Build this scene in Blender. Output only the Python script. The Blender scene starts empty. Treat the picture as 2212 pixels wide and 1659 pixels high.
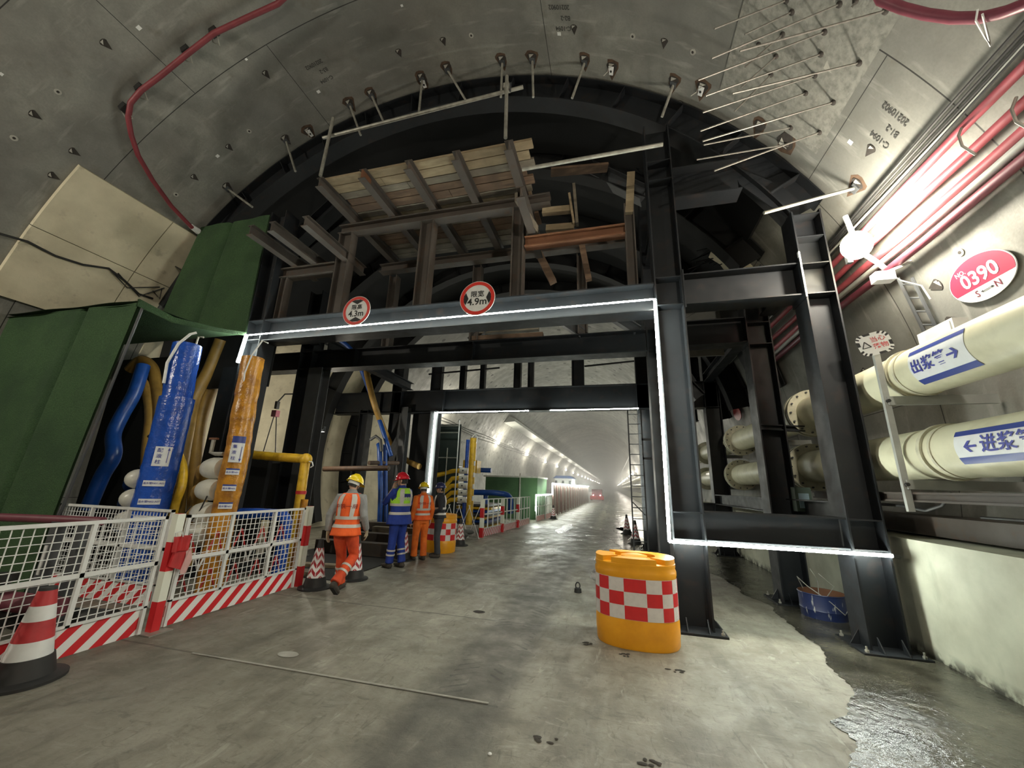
import bpy, math, random
from mathutils import Vector, Matrix
random.seed(7)
PI = math.pi
SC = bpy.context.scene
COL = SC.collection

# ---------------------------------------------------------------- camera, view, world
CX, CY, FPX = 1106.0, 829.5, 831.0
EYE = Vector((0, 0, 1.65))
_Y = Vector((219.0, 226.5, FPX)).normalized()
_X = Vector((3286.0, -118.0, -FPX)); _X = (_X - _X.dot(_Y) * _Y).normalized()
_Z = _X.cross(_Y)
def ray(px, py):
    v = Vector((px - CX, py - CY, FPX)).normalized()
    return Vector((_X.dot(v), _Y.dot(v), _Z.dot(v)))
cam_d = bpy.data.cameras.new('camera'); cam = bpy.data.objects.new('camera', cam_d); COL.objects.link(cam)
cam_d.sensor_width = 36.0; cam_d.lens = FPX / 2212 * 36.0; cam_d.clip_start = 0.05; cam_d.clip_end = 1200
_r = Vector((_X.x, _Y.x, _Z.x)); _u = -Vector((_X.y, _Y.y, _Z.y)); _b = -Vector((_X.z, _Y.z, _Z.z))
cam.matrix_world = Matrix(((_r.x, _u.x, _b.x, EYE.x), (_r.y, _u.y, _b.y, EYE.y), (_r.z, _u.z, _b.z, EYE.z), (0, 0, 0, 1)))
SC.camera = cam
SC.view_settings.view_transform = 'Standard'; SC.view_settings.look = 'None'
SC.view_settings.exposure = 0.32; SC.view_settings.gamma = 1.0; SC.view_settings.use_curve_mapping = False
SC.cycles.max_bounces = 6; SC.cycles.diffuse_bounces = 4; SC.cycles.glossy_bounces = 4
SC.cycles.use_denoising = True; SC.cycles.sample_clamp_indirect = 6.0
W = bpy.data.worlds.new('world'); SC.world = W; W.use_nodes = True
W.node_tree.nodes['Background'].inputs[0].default_value = (0.55, 0.62, 0.75, 1)
W.node_tree.nodes['Background'].inputs[1].default_value = 0.012

# light levels, watts (a lamp's own light is made by its builder with these)
P_NEAR, P_FAR, P_BACK, P_WORK = 250.0, 360.0, 550.0, 100.0
LED_W = 85.0

# ---------------------------------------------------------------- measured tunnel
TX, TZ, TR = -3.42, 2.5, 7.5
def aty(px, py, y): r = ray(px, py); return EYE + r * (y / r.y)
def atx(px, py, x): r = ray(px, py); return EYE + r * (x / r.x)
def atz(px, py, z=0.0): r = ray(px, py); return EYE + r * ((z - EYE.z) / r.z)
def atc(px, py, R=TR):
    r = ray(px, py); ox, oz = -TX, EYE.z - TZ
    a = r.x ** 2 + r.z ** 2; b = ox * r.x + oz * r.z; c = ox * ox + oz * oz - R * R
    return EYE + r * ((-b + math.sqrt(b * b - a * c)) / a)
def ang(P): return math.degrees(math.atan2(P.z - TZ, P.x - TX))
def CP(a, y, r=TR): return Vector((TX + r * math.cos(math.radians(a)), y, TZ + r * math.sin(math.radians(a))))

# ---------------------------------------------------------------- mesh builder
class MB:
    def __init__(s): s.v = []; s.f = []; s.m = []
    def add(s, vs, fs, mi=0):
        o = len(s.v); s.v += [tuple(v) for v in vs]
        for f in fs: s.f.append(tuple(i + o for i in f)); s.m.append(mi)
        return s
    def box(s, c, d, R=None, mi=0):
        c = Vector(c); h = [Vector((x * d[0] / 2, y * d[1] / 2, z * d[2] / 2)) for z in (-1, 1) for y in (-1, 1) for x in (-1, 1)]
        vs = [c + (R @ p if R else p) for p in h]
        return s.add(vs, [(0, 2, 3, 1), (4, 5, 7, 6), (0, 1, 5, 4), (2, 6, 7, 3), (0, 4, 6, 2), (1, 3, 7, 5)], mi)
    def b2(s, lo, hi, mi=0):
        return s.box([(a + b) / 2 for a, b in zip(lo, hi)], [b - a for a, b in zip(lo, hi)], None, mi)
    def bar(s, p0, p1, w, h, up=(0, 0, 1), mi=0):
        p0, p1 = Vector(p0), Vector(p1); a = (p1 - p0); L = a.length; a.normalize(); up = Vector(up)
        sd = a.cross(up)
        if sd.length < 1e-4: sd = a.cross(Vector((0, 1, 0)))
        sd.normalize(); u = sd.cross(a); R = Matrix((a, sd, u)).transposed()
        return s.box((p0 + p1) / 2, (L, w, h), R, mi)
    def hb(s, p0, p1, up, h, w, tf=.02, tw=.014, mi=0):
        """H section from p0 to p1; flanges h apart along up, each w wide"""
        p0, p1 = Vector(p0), Vector(p1); a = (p1 - p0).normalized(); up = Vector(up)
        up = (up - up.dot(a) * a).normalized()
        s.bar(p0, p1, tw, h - 2 * tf, up, mi)
        for k in (-1, 1):
            o = up * k * (h - tf) / 2; s.bar(p0 + o, p1 + o, w, tf, up, mi)
        return s
    def tube(s, pts, r, n=12, caps=True, mi=0, closed=False):
        pts = [Vector(p) for p in pts]; N = len(pts); rs = r if isinstance(r, (list, tuple)) else [r] * N
        t0 = (pts[1] - pts[0]).normalized(); u = t0.orthogonal().normalized(); rings = []
        for i in range(N):
            t = (pts[min(i + 1, N - 1)] - pts[max(i - 1, 0)]).normalized()
            u = (u - u.dot(t) * t).normalized(); w = t.cross(u)
            rings.append([pts[i] + (u * math.cos(2 * PI * k / n) + w * math.sin(2 * PI * k / n)) * rs[i] for k in range(n)])
        vs = [p for g in rings for p in g]; fs = []
        for i in range(N - 1):
            for k in range(n): fs.append((i * n + k, i * n + (k + 1) % n, (i + 1) * n + (k + 1) % n, (i + 1) * n + k))
        if caps: fs += [tuple(range(n - 1, -1, -1)), tuple(range((N - 1) * n, N * n))]
        return s.add(vs, fs, mi)
    def lathe(s, prof, n=32, c=(0, 0, 0), ax=(1, 1), mi=0, caps=True):
        c = Vector(c); vs = []; fs = []
        for (r, z) in prof:
            for k in range(n):
                t = 2 * PI * k / n; vs.append(c + Vector((r * ax[0] * math.cos(t), r * ax[1] * math.sin(t), z)))
        for i in range(len(prof) - 1):
            for k in range(n): fs.append((i * n + k, i * n + (k + 1) % n, (i + 1) * n + (k + 1) % n, (i + 1) * n + k))
        if caps: fs += [tuple(range(n - 1, -1, -1)), tuple(range((len(prof) - 1) * n, len(prof) * n))]
        return s.add(vs, fs, mi)
    def grid(s, fn, nu, nv, mi=0):
        vs = [fn(i / nu, j / nv) for j in range(nv + 1) for i in range(nu + 1)]; fs = []
        for j in range(nv):
            for i in range(nu):
                a = j * (nu + 1) + i; fs.append((a, a + 1, a + nu + 2, a + nu + 1))
        return s.add(vs, fs, mi)
    def prism(s, poly, d, mi=0):
        """poly: 3D points of a planar outline; d: extrusion vector"""
        n = len(poly); d = Vector(d); vs = [Vector(p) for p in poly] + [Vector(p) + d for p in poly]
        fs = [tuple(range(n - 1, -1, -1)), tuple(range(n, 2 * n))] + [(i, (i + 1) % n, n + (i + 1) % n, n + i) for i in range(n)]
        return s.add(vs, fs, mi)
    def ball(s, c, r, nu=16, nv=10, mi=0):
        c = Vector(c); r = (r, r, r) if not isinstance(r, (tuple, list)) else r
        return s.grid(lambda a, b: c + Vector((r[0] * math.sin(PI * b) * math.cos(2 * PI * a), r[1] * math.sin(PI * b) * math.sin(2 * PI * a), -r[2] * math.cos(PI * b))), nu, nv, mi)
    def build(s, name, mats, parent=None, smooth=35, loc=None, rot=None):
        me = bpy.data.meshes.new(name); me.from_pydata(s.v, [], s.f); me.update()
        for m in (mats if isinstance(mats, (list, tuple)) else [mats]): me.materials.append(m)
        me.polygons.foreach_set('material_index', s.m)
        bm = bmesh.new(); bm.from_mesh(me); bmesh.ops.remove_doubles(bm, verts=bm.verts, dist=1e-5)
        bmesh.ops.recalc_face_normals(bm, faces=bm.faces); bm.to_mesh(me); bm.free()
        if smooth:
            me.shade_smooth(); me.set_sharp_from_angle(angle=math.radians(smooth))
        o = bpy.data.objects.new(name, me); COL.objects.link(o)
        if parent: o.parent = parent
        if loc is not None: o.location = loc
        if rot is not None: o.rotation_euler = (0, 0, rot)
        return o
import bmesh
def tag(o, label, cat, group=None, kind=None):
    if label: o['label'] = label
    if cat: o['category'] = cat
    if group: o['group'] = group
    if cat: o['kind'] = 'thing'
    if kind: o['kind'] = kind
    return o
def empty(name, loc, label, cat, group=None, rz=0):
    o = bpy.data.objects.new(name, None); COL.objects.link(o); o.location = loc; o.rotation_euler = (0, 0, rz); o.empty_display_size = .1
    return tag(o, label, cat, group)
def struct(o): o['kind'] = 'structure'; return o
def copy_tree(o, parent=None):
    c = o.copy(); COL.objects.link(c); c.parent = parent
    for ch in [x for x in bpy.data.objects if x.parent == o]: copy_tree(ch, c)
    return c

# ---------------------------------------------------------------- materials
class NT:
    def __init__(s, name):
        s.m = bpy.data.materials.new(name); s.m.use_nodes = True; s.t = s.m.node_tree; s.N = s.t.nodes; s.L = s.t.links
        s.b = s.N['Principled BSDF']
    def new(s, t, **k):
        n = s.N.new(t)
        for a, v in k.items(): setattr(n, a, v)
        return n
    def put(s, sock, v):
        if isinstance(v, (int, float)): sock.default_value = v
        elif isinstance(v, (tuple, list)): sock.default_value = (*v, 1) if len(v) == 3 and sock.type == 'RGBA' else v
        else: s.L.new(v, sock)
    def math(s, op, a, b=None, c=None, clamp=False):
        n = s.new('ShaderNodeMath', operation=op, use_clamp=clamp); s.put(n.inputs[0], a)
        if b is not None: s.put(n.inputs[1], b)
        if c is not None: s.put(n.inputs[2], c)
        return n.outputs[0]
    def pos(s): return s.new('ShaderNodeNewGeometry').outputs['Position']
    def obj(s): return s.new('ShaderNodeTexCoord').outputs['Object']
    def sep(s, v): n = s.new('ShaderNodeSeparateXYZ'); s.put(n.inputs[0], v); return n.outputs
    def comb(s, x, y, z):
        n = s.new('ShaderNodeCombineXYZ')
        for i, v in enumerate((x, y, z)): s.put(n.inputs[i], v)
        return n.outputs[0]
    def noise(s, scale, detail=4, vec=None, rough=.55, dist=0):
        n = s.new('ShaderNodeTexNoise'); n.inputs['Scale'].default_value = scale; n.inputs['Detail'].default_value = detail
        n.inputs['Roughness'].default_value = rough; n.inputs['Distortion'].default_value = dist
        s.put(n.inputs['Vector'], vec if vec is not None else s.pos()); return n.outputs['Fac']
    def vscale(s, v, sc):
        n = s.new('ShaderNodeVectorMath', operation='MULTIPLY'); s.put(n.inputs[0], v); n.inputs[1].default_value = sc; return n.outputs[0]
    def ramp(s, f, a, b, lo=0.0, hi=1.0):
        n = s.new('ShaderNodeMapRange'); n.clamp = True; s.put(n.inputs[0], f)
        for i, v in enumerate((a, b, lo, hi)): n.inputs[i + 1].default_value = v
        return n.outputs[0]
    def mix(s, f, a, b):
        n = s.new('ShaderNodeMix', data_type='RGBA'); s.put(n.inputs['Factor'], f); s.put(n.inputs['A'], a); s.put(n.inputs['B'], b)
        return n.outputs['Result']
    def bump(s, h, st=.3, dist=.02):
        n = s.new('ShaderNodeBump'); n.inputs['Strength'].default_value = st; n.inputs['Distance'].default_value = dist; s.put(n.inputs['Height'], h)
        s.L.new(n.outputs[0], s.b.inputs['Normal'])
    def out(s, col=None, rough=None, metal=None):
        if col is not None: s.put(s.b.inputs['Base Color'], col)
        if rough is not None: s.put(s.b.inputs['Roughness'], rough)
        if metal is not None: s.put(s.b.inputs['Metallic'], metal)
        return s.m
def mk(name, c, rough=.6, metal=0, var=.25, sc=6, bump=0, bsc=30, c2=None, lo=.4, hi=.7):
    n = NT(name); c2 = c2 or tuple(x * (1 - var) for x in c)
    f = n.ramp(n.noise(sc, 5), lo, hi)
    if bump: n.bump(n.noise(bsc, 3), bump, .01)
    return n.out(n.mix(f, c, c2), rough, metal)
def emis(name, c, st):
    n = NT(name); n.b.inputs['Emission Color'].default_value = (*c, 1); n.b.inputs['Emission Strength'].default_value = st
    return n.out(c, .5)

def concrete_lining():
    n = NT('segment_concrete'); p = n.pos(); x, y, z = n.sep(p)
    a = n.math('DEGREES', n.math('ARCTAN2', n.math('SUBTRACT', z, TZ), n.math('SUBTRACT', x, TX)))
    yr = n.math('DIVIDE', y, 2.0); ring = n.math('FLOOR', yr); fr = n.math('FRACT', yr)
    jy = n.math('MINIMUM', fr, n.math('SUBTRACT', 1, fr))
    odd = n.math('FLOORED_MODULO', ring, 2)
    # segment joints: 40 degrees apart, staggered from ring to ring
    sh = n.math('MULTIPLY_ADD', odd, 12.9, 30.4)
    af = n.math('FRACT', n.math('DIVIDE', n.math('SUBTRACT', a, sh), 40.0))
    ja = n.math('MINIMUM', af, n.math('SUBTRACT', 1, af))
    line = n.math('MAXIMUM', n.math('LESS_THAN', jy, .0035), n.math('LESS_THAN', ja, .0011))
    big = n.noise(.45, 4); mid = n.noise(2.2, 6); fine = n.noise(22, 3)
    strk = n.noise(1.0, 4, n.vscale(p, (1.2, 7, 1.2)))
    col = n.mix(n.ramp(mid, .35, .68), (.235, .235, .21), (.17, .168, .15))
    col = n.mix(n.ramp(big, .42, .60, 0, .7), col, (.115, .117, .108))
    col = n.mix(n.ramp(n.noise(35, 3), .4, .7, 0, .25), col, (.11, .11, .10))
    col = n.mix(n.ramp(n.noise(1.1, 6, None, .7, .6), .52, .62, 0, .4), col, (.12, .12, .105))
    col = n.mix(n.ramp(strk, .58, .70, 0, .4), col, (.34, .34, .31))
    col = n.mix(n.ramp(n.noise(3.2, 5, n.vscale(p, (1, .8, 1))), .63, .76, 0, .45), col, (.10, .085, .06))
    # pockets of the far rings, their recess shade painted as dark spots
    ap = n.math('ABSOLUTE', n.math('SUBTRACT', n.math('FRACT', n.math('DIVIDE', n.math('ADD', a, n.math('MULTIPLY', odd, 3)), 13.33)), .5))
    d1 = n.math('ADD', n.math('POWER', n.math('MULTIPLY', ap, 17), 2), n.math('POWER', n.math('MULTIPLY', n.math('SUBTRACT', jy, .23), 20), 2))
    far = n.math('GREATER_THAN', y, 14)
    dot = n.math('MULTIPLY', n.math('LESS_THAN', d1, 1), far)
    col = n.mix(n.math('MULTIPLY', dot, .8), col, (.03, .03, .03))
    col = n.mix(line, col, (.02, .02, .018))
    n.bump(n.math('ADD', n.math('MULTIPLY', fine, .6), mid), .25, .015)
    return n.out(col, n.ramp(mid, .3, .7, .55, .8))
def floor_mat():
    n = NT('road_concrete'); p = n.pos(); x, y, z = n.sep(p)
    big = n.noise(.7, 5); mid = n.noise(3.5, 6); fine = n.noise(30, 4)
    smear = n.noise(1.0, 6, n.vscale(p, (3.5, .9, 1)), .6, .6)
    scr = n.noise(1.0, 5, n.vscale(p, (14, 4, 1)), .7, 1.2)
    grit = n.noise(11, 8, None, .72, .4); blot = n.noise(1.9, 7, n.vscale(p, (1.6, 1, 1)), .68, .8)
    col = n.mix(n.ramp(mid, .35, .65), (.275, .262, .212), (.185, .175, .138))
    col = n.mix(n.ramp(smear, .45, .6, 0, .6), col, (.118, .108, .084))
    col = n.mix(n.ramp(big, .45, .6, 0, .5), col, (.33, .318, .262))
    col = n.mix(n.ramp(blot, .56, .64, 0, .45), col, (.125, .118, .093))
    col = n.mix(n.ramp(grit, .50, .68, 0, .55), col, (.15, .143, .115))
    col = n.mix(n.ramp(grit, .36, .26, 0, .5), col, (.42, .41, .35))
    col = n.mix(n.ramp(scr, .57, .66, 0, .5), col, (.085, .078, .06))
    s2 = n.noise(1.0, 8, n.vscale(p, (3.2, 9, 1)), .72, 1.6)
    col = n.mix(n.ramp(s2, .57, .63, 0, .5), col, (.10, .095, .075))
    col = n.mix(n.ramp(s2, .42, .36, 0, .4), col, (.38, .37, .31))
    col = n.mix(n.ramp(n.noise(1.3, 7, n.vscale(p, (5, 1.6, 1)), .65, 1), .61, .68, 0, .5), col, (.43, .42, .36))
    # slab joints across the road, slab edge along it
    wob = n.math('MULTIPLY', n.math('SUBTRACT', n.noise(2.0, 3), .5), .05)
    fy = n.math('FRACT', n.math('DIVIDE', n.math('ADD', n.math('SUBTRACT', y, 3.38), wob), 1.86))
    jd = n.math('MINIMUM', fy, n.math('SUBTRACT', 1, fy))
    slab = n.math('LESS_THAN', x, -.92)
    j = n.math('MULTIPLY', n.math('LESS_THAN', jd, .007), slab)
    col = n.mix(n.math('MULTIPLY', j, .75), col, (.045, .043, .036))
    # tyre track: dirt band along the slab edge with tread bars
    xe = n.math('ADD', x, n.math('MULTIPLY', n.math('SUBTRACT', n.noise(.8, 3), .5), .25))
    band = n.math('MULTIPLY', n.ramp(xe, -1.75, -1.45), n.ramp(xe, -.95, -.75, 1, 0))
    col = n.mix(n.math('MULTIPLY', band, n.ramp(mid, .3, .6, .45, .85)), col, (.075, .073, .06))
    lft = n.math('MULTIPLY', n.ramp(xe, -3.6, -2.6, 1, 0), n.ramp(y, 5.5, 3, 0, 1)); col = n.mix(n.math('MULTIPLY', lft, .4), col, (.105, .09, .068))
    tr = n.math('FRACT', n.math('MULTIPLY_ADD', y, 9.0, n.math('MULTIPLY', n.math('ABSOLUTE', n.math('ADD', x, 1.2)), 6)))
    tread = n.math('MULTIPLY', n.math('MULTIPLY', n.math('LESS_THAN', tr, .3), band), n.math('MULTIPLY', n.ramp(n.noise(1.7, 3), .5, .6), n.math('LESS_THAN', n.math('ABSOLUTE', n.math('SUBTRACT', n.math('ABSOLUTE', n.math('ADD', x, 1.2)), .17)), .1)))
    col = n.mix(n.math('MULTIPLY', tread, .6), col, (.03, .03, .025))
    # damp lane on the right of the slabs, further on
    damp = n.math('MULTIPLY', n.math('MULTIPLY', n.ramp(n.math('ADD', xe, n.math('MULTIPLY', n.math('SUBTRACT', big, .5), 1.4)), -.7, -.45), n.ramp(xe, .25, .5, 1, 0)), n.ramp(y, 6.2, 8))
    col = n.mix(n.math('MULTIPLY', damp, .6), col, (.07, .07, .06))
    wet = n.math('MULTIPLY', n.ramp(y, 6.5, 12), n.ramp(n.noise(.9, 4), .42, .60, 0, .75))
    rg = n.math('SUBTRACT', n.ramp(mid, .3, .7, .42, .66), n.math('MULTIPLY', wet, .30))
    rg = n.math('SUBTRACT', rg, n.math('MULTIPLY', damp, .18))
    h = n.math('ADD', n.math('MULTIPLY', scr, -.6), n.math('ADD', mid, n.math('MULTIPLY', grit, 1.2)))
    h = n.math('SUBTRACT', h, n.math('ADD', n.math('MULTIPLY', j, 1.5), n.math('MULTIPLY', tread, .8)))
    n.bump(h, .4, .02)
    n.b.inputs['Specular IOR Level'].default_value = .6
    return n.out(col, n.math('MAXIMUM', rg, .12))
def steel_mat(name, c, rust=.15, rough=.5):
    n = NT(name); a = n.noise(1.5, 5); b = n.noise(5, 6)
    col = n.mix(n.ramp(a, .35, .7), c, tuple(v * .65 for v in c))
    col = n.mix(n.ramp(b, .56, .75, 0, rust), col, (.10, .052, .028))
    n.b.inputs['Specular IOR Level'].default_value = .3; n.bump(n.noise(60, 2), .08, .004); return n.out(col, n.ramp(b, .3, .7, rough - .08, rough + .12), .0)
M = {}
M['lining'] = concrete_lining(); M['floor'] = floor_mat()
M['steel'] = steel_mat('dark_painted_steel', (.013, .015, .018))
M['steel2'] = steel_mat('grey_steel', (.075, .08, .086), .2)
M['rsteel'] = steel_mat('brown_mill_steel', (.085, .072, .063), .6)
M['rust'] = steel_mat('rusty_steel', (.19, .085, .045), .8, .7)
M['galv'] = mk('galvanised_pipe', (.42, .41, .36), .45, .5, .4, 9)
M['white'] = mk('white_paint', (.72, .73, .72), .45, 0, .12, 8)
M['beige'] = None
M['red'] = mk('red_paint', (.48, .02, .022), .45, 0, .2, 9)
M['dark'] = mk('black_rubber', (.018, .018, .018), .6)
M['liner'] = mk('dark_plate_and_shade', (.008, .009, .010), .85, 0, .3, 2)  # dark plates, and the shade painted on inner ribs and backing sheets
# ================================================================ TUNNEL SHELL
def shell(name, a0, a1, y0, y1, mat, n=48):
    ys = [y0 + (y1 - y0) * k / 8 for k in range(9)]
    m = MB(); m.grid(lambda u, v: CP(a0 + (a1 - a0) * u, y0 + (y1 - y0) * v, TR), n, 8)
    # an outer skin gives the rings their thickness
    m.grid(lambda u, v: CP(a1 - (a1 - a0) * u, y0 + (y1 - y0) * v, TR + .5), n, 8)
    return struct(m.build(name, mat))
ceil = shell('ceiling', 35, 145, -9, 420, M['lining'])
wl = shell('wall_left', 145, 201, -9, 420, M['lining'])
wr = shell('wall_right', -20, 35, -9, 420, M['lining'])
for o, t in ((ceil, 'grey precast concrete lining over the tunnel, with ring joints and bolt pockets'), (wl, 'grey precast concrete lining on the left side of the tunnel'), (wr, 'grey precast concrete lining on the right side, behind the cream pipes')): o['label'] = t
fl = struct(MB().b2((-11.2, -9, -.4), (3.3, 420, 0)).build('floor', M['floor'])); fl['label'] = 'stained grey concrete road slab of the tunnel'
nk = NT('kicker_concrete'); p = nk.pos(); mid = nk.noise(3, 6); strk = nk.noise(1, 5, nk.vscale(p, (4, 4, 1)))
zz = nk.sep(p)[2]
kc = nk.mix(nk.ramp(mid, .35, .7), (.47, .48, .38), (.36, .36, .28))
kc = nk.mix(nk.ramp(strk, .6, .72, 0, .5), kc, (.25, .25, .19))
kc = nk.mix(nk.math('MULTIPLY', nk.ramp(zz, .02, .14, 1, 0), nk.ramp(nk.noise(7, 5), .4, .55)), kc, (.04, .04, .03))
nk.bump(mid, .15, .02); M['kicker'] = nk.out(kc, .75)
mk_ = MB(); mk_.prism([(3.25, -9, -.4), (3.22, -9, 1.2), (4.4, -9, 1.24), (4.6, -9, -.4)], (0, 429, 0))
k = struct(mk_.build('wall_right_base', M['kicker'])); k['label'] = 'pale concrete base wall with a flat top along the right edge of the road'
# closing wall far behind the camera and the far end
bk = struct(MB().box((TX, -9.2, 2.5), (16, .3, 16)).build('wall_back', M['lining']))
fe = struct(MB().box((TX, 420, 2.5), (16, .3, 16)).build('wall_far', M['lining']))
# beige segments on the left haunch
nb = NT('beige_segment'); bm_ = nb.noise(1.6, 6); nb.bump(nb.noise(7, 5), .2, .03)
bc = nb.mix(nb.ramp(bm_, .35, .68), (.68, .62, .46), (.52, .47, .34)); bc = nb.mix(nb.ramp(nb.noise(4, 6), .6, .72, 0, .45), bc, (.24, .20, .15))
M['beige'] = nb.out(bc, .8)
def cpatch(m, a0, a1, y0, y1, r0, r1, n=10, mi=0):
    m.grid(lambda u, v: CP(a0 + (a1 - a0) * u, y0 + (y1 - y0) * v, r0), n, 2, mi)
    for (f, nu) in ((lambda u, v: CP(a0 + (a1 - a0) * u, y0, r0 + (r1 - r0) * v), n), (lambda u, v: CP(a0 + (a1 - a0) * u, y1, r0 + (r1 - r0) * v), n),
                    (lambda u, v: CP(a0, y0 + (y1 - y0) * u, r0 + (r1 - r0) * v), 2), (lambda u, v: CP(a1, y0 + (y1 - y0) * u, r0 + (r1 - r0) * v), 2)):
        m.grid(f, nu, 1, mi)
    return m
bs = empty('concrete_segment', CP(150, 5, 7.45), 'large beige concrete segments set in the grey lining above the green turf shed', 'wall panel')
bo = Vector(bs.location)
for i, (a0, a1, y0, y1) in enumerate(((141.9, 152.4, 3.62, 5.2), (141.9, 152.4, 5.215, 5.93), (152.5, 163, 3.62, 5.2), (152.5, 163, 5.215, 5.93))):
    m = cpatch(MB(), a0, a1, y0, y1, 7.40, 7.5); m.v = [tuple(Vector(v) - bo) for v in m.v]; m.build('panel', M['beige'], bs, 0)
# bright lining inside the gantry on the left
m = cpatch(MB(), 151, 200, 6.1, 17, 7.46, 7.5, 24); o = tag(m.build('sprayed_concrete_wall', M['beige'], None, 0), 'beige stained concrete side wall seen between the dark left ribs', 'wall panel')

# bolt pockets, plugs and stickers of the near rings (parts of the lining)
M['pocket'] = mk('pocket_shadow_grout', (.035, .03, .026), .9, 0, .4, 20)
M['rstain'] = mk('rust_stain', (.085, .05, .03), .9, 0, .5, 12)
M['lgrout'] = mk('light_grout', (.38, .37, .33), .8)
def cframe(P):
    a = math.radians(ang(P)); nrm = Vector((-math.cos(a), 0, -math.sin(a))); tg = Vector((-math.sin(a), 0, math.cos(a)))
    return nrm, tg
def pocket(px, py, s=.1, up=1, rust=False):
    P = atc(px, py); nrm, tg = cframe(P); P = P + nrm * .004; Yv = Vector((0, up, 0)); m = MB()
    pts = [P + Yv * s * 1.1] + [P + tg * s * .75 * math.cos(t) - Yv * s * (.35 + .45 * math.sin(t)) for t in [PI * k / 6 for k in range(7)]]
    if rust: m.prism([P - nrm * .002 + (q - P) * (1.45 + .08 * math.sin(i * 2.3)) for i, q in enumerate(pts)], -nrm * .001, 1)
    m.prism(pts, nrm * .004, 0)  # flat dark patch paints the shade of the recess
    m.prism([P + nrm * .006 + Yv * s * -.1 + tg * s * .4, P + nrm * .006 - Yv * s * .65 + tg * s * .4, P + nrm * .006 - Yv * s * .65 - tg * s * .35], nrm * .003, 2)
    return m.build('bolt_pocket', [M['pocket'], M['rstain'], M['lgrout']], ceil if 35 < ang(P) < 145 else (wr if ang(P) < 90 else wl), 0)
for q in ((575, 160), (862, 113), (958, 88), (1240, 62), (1435, 92), (228, 95), (160, 328), (115, 380), (495, 318), (420, 383), (1880, 325), (1470, 225), (810, 218), (75, 248), (2020, 615), (1865, 803)): pocket(*q, .085)
for i, q in enumerate(((1018, 76), (1367, 78), (125, 198), (30, 298), (538, 283), (1497, 112), (380, 420), (2075, 545))):
    P = atc(*q); nrm, tg = cframe(P); m = MB()
    m.prism([P + (tg * math.cos(t) + Vector((0, 1, 0)) * math.sin(t)) * .045 for t in [2 * PI * k / 14 for k in range(14)]], nrm * .01, 0)
    m.prism([P + nrm * .01 + (tg * math.cos(t) + Vector((0, 1, 0)) * math.sin(t)) * .02 for t in [2 * PI * k / 10 for k in range(10)]], nrm * .002, 1)
    m.build('grout_plug', [M['lgrout'], M['pocket']], ceil if 35 < ang(P) < 145 else (wr if ang(P) < 90 else wl), 0)
for i, q in enumerate(((1208, 73), (688, 198), (300, 60), (1837, 307), (470, 337), (532, 128), (3, 160), (868, 12))):
    P = atc(*q); nrm, tg = cframe(P); w = .034 if i < 5 else .022
    MB().prism([P + tg * a * w + Vector((0, 1, 0)) * b * w * .8 for a, b in ((-1, -1), (1, -1), (1, 1), (-1, 1))], nrm * .004).build('paper_tag', M['white'], ceil if 35 < ang(P) < 145 else (wr if ang(P) < 90 else wl), 0)

# ---------------------------------------------------------------- lettering
def text_mesh(s, size=.1, off=0.0, sp=1.0, cut=.03, align='CENTER'):
    cu = bpy.data.curves.new('t', 'FONT'); cu.body = s; cu.size = size; cu.offset = off; cu.align_x = align; cu.align_y = 'CENTER'; cu.space_character = sp
    cu.resolution_u = 3
    ob = bpy.data.objects.new('t', cu); COL.objects.link(ob); bpy.context.view_layer.update()
    me = bpy.data.meshes.new_from_object(ob.evaluated_get(bpy.context.evaluated_depsgraph_get()))
    bm = bmesh.new(); bm.from_mesh(me)
    if cut:
        for _ in range(3):
            es = [e for e in bm.edges if e.calc_length() > cut]
            if not es: break
            bmesh.ops.subdivide_edges(bm, edges=es, cuts=1); bmesh.ops.triangulate(bm, faces=bm.faces)
    vs = [v.co.copy() for v in bm.verts]; fs = [tuple(v.index for v in f.verts) for f in bm.faces]; bm.free()
    bpy.data.objects.remove(ob); bpy.data.curves.remove(cu); bpy.data.meshes.remove(me)
    return vs, fs
def letter(m, s, O, R, U, size, off=0.0, sp=1.0, mi=0, lift=.003, fn=None, cut=0, dx=0, dy=0, rot=0):
    """lay text on plane (O,R,U) or through fn(x,y)"""
    vs, fs = text_mesh(s, size, off, sp, cut); c_, s_ = math.cos(rot), math.sin(rot)
    N = None if fn else Vector(R).cross(Vector(U)).normalized()
    out = []
    for v in vs:
        x, y = v.x * c_ - v.y * s_ + dx, v.x * s_ + v.y * c_ + dy
        out.append(fn(x, y) if fn else Vector(O or (0, 0, 0)) + Vector(R) * x + Vector(U) * y + N * lift)
    return m.add(out, fs, mi)
M['stencil'] = mk('stencil_ink', (.04, .04, .038), .8); M['black'] = mk('black_print', (.012, .012, .014), .6)
for (px, py, lines, lab) in ((690, 156, ('C-1094', 'B3-2', '20210902'), 'left'), (1210, 38, ('C-1094', 'B2-2', '20210902'), 'top'), (1915, 272, ('C-1094', 'B1-2', '20210902'), 'right')):
    P = atc(px, py); a0 = ang(P); m = MB()
    for i, t in enumerate(lines):
        letter(m, t, 0, 0, 0, .1, .001, .95, fn=lambda x, y: CP(a0 + math.degrees(x / TR), P.y + y, TR - .006), cut=.08, dy=.16 * (1 - i), dx=(-.04, -.1, 0)[i])
    m.build('stencilled_marking', M['stencil'], ceil if a0 > 35 else wr, 0)
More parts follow.
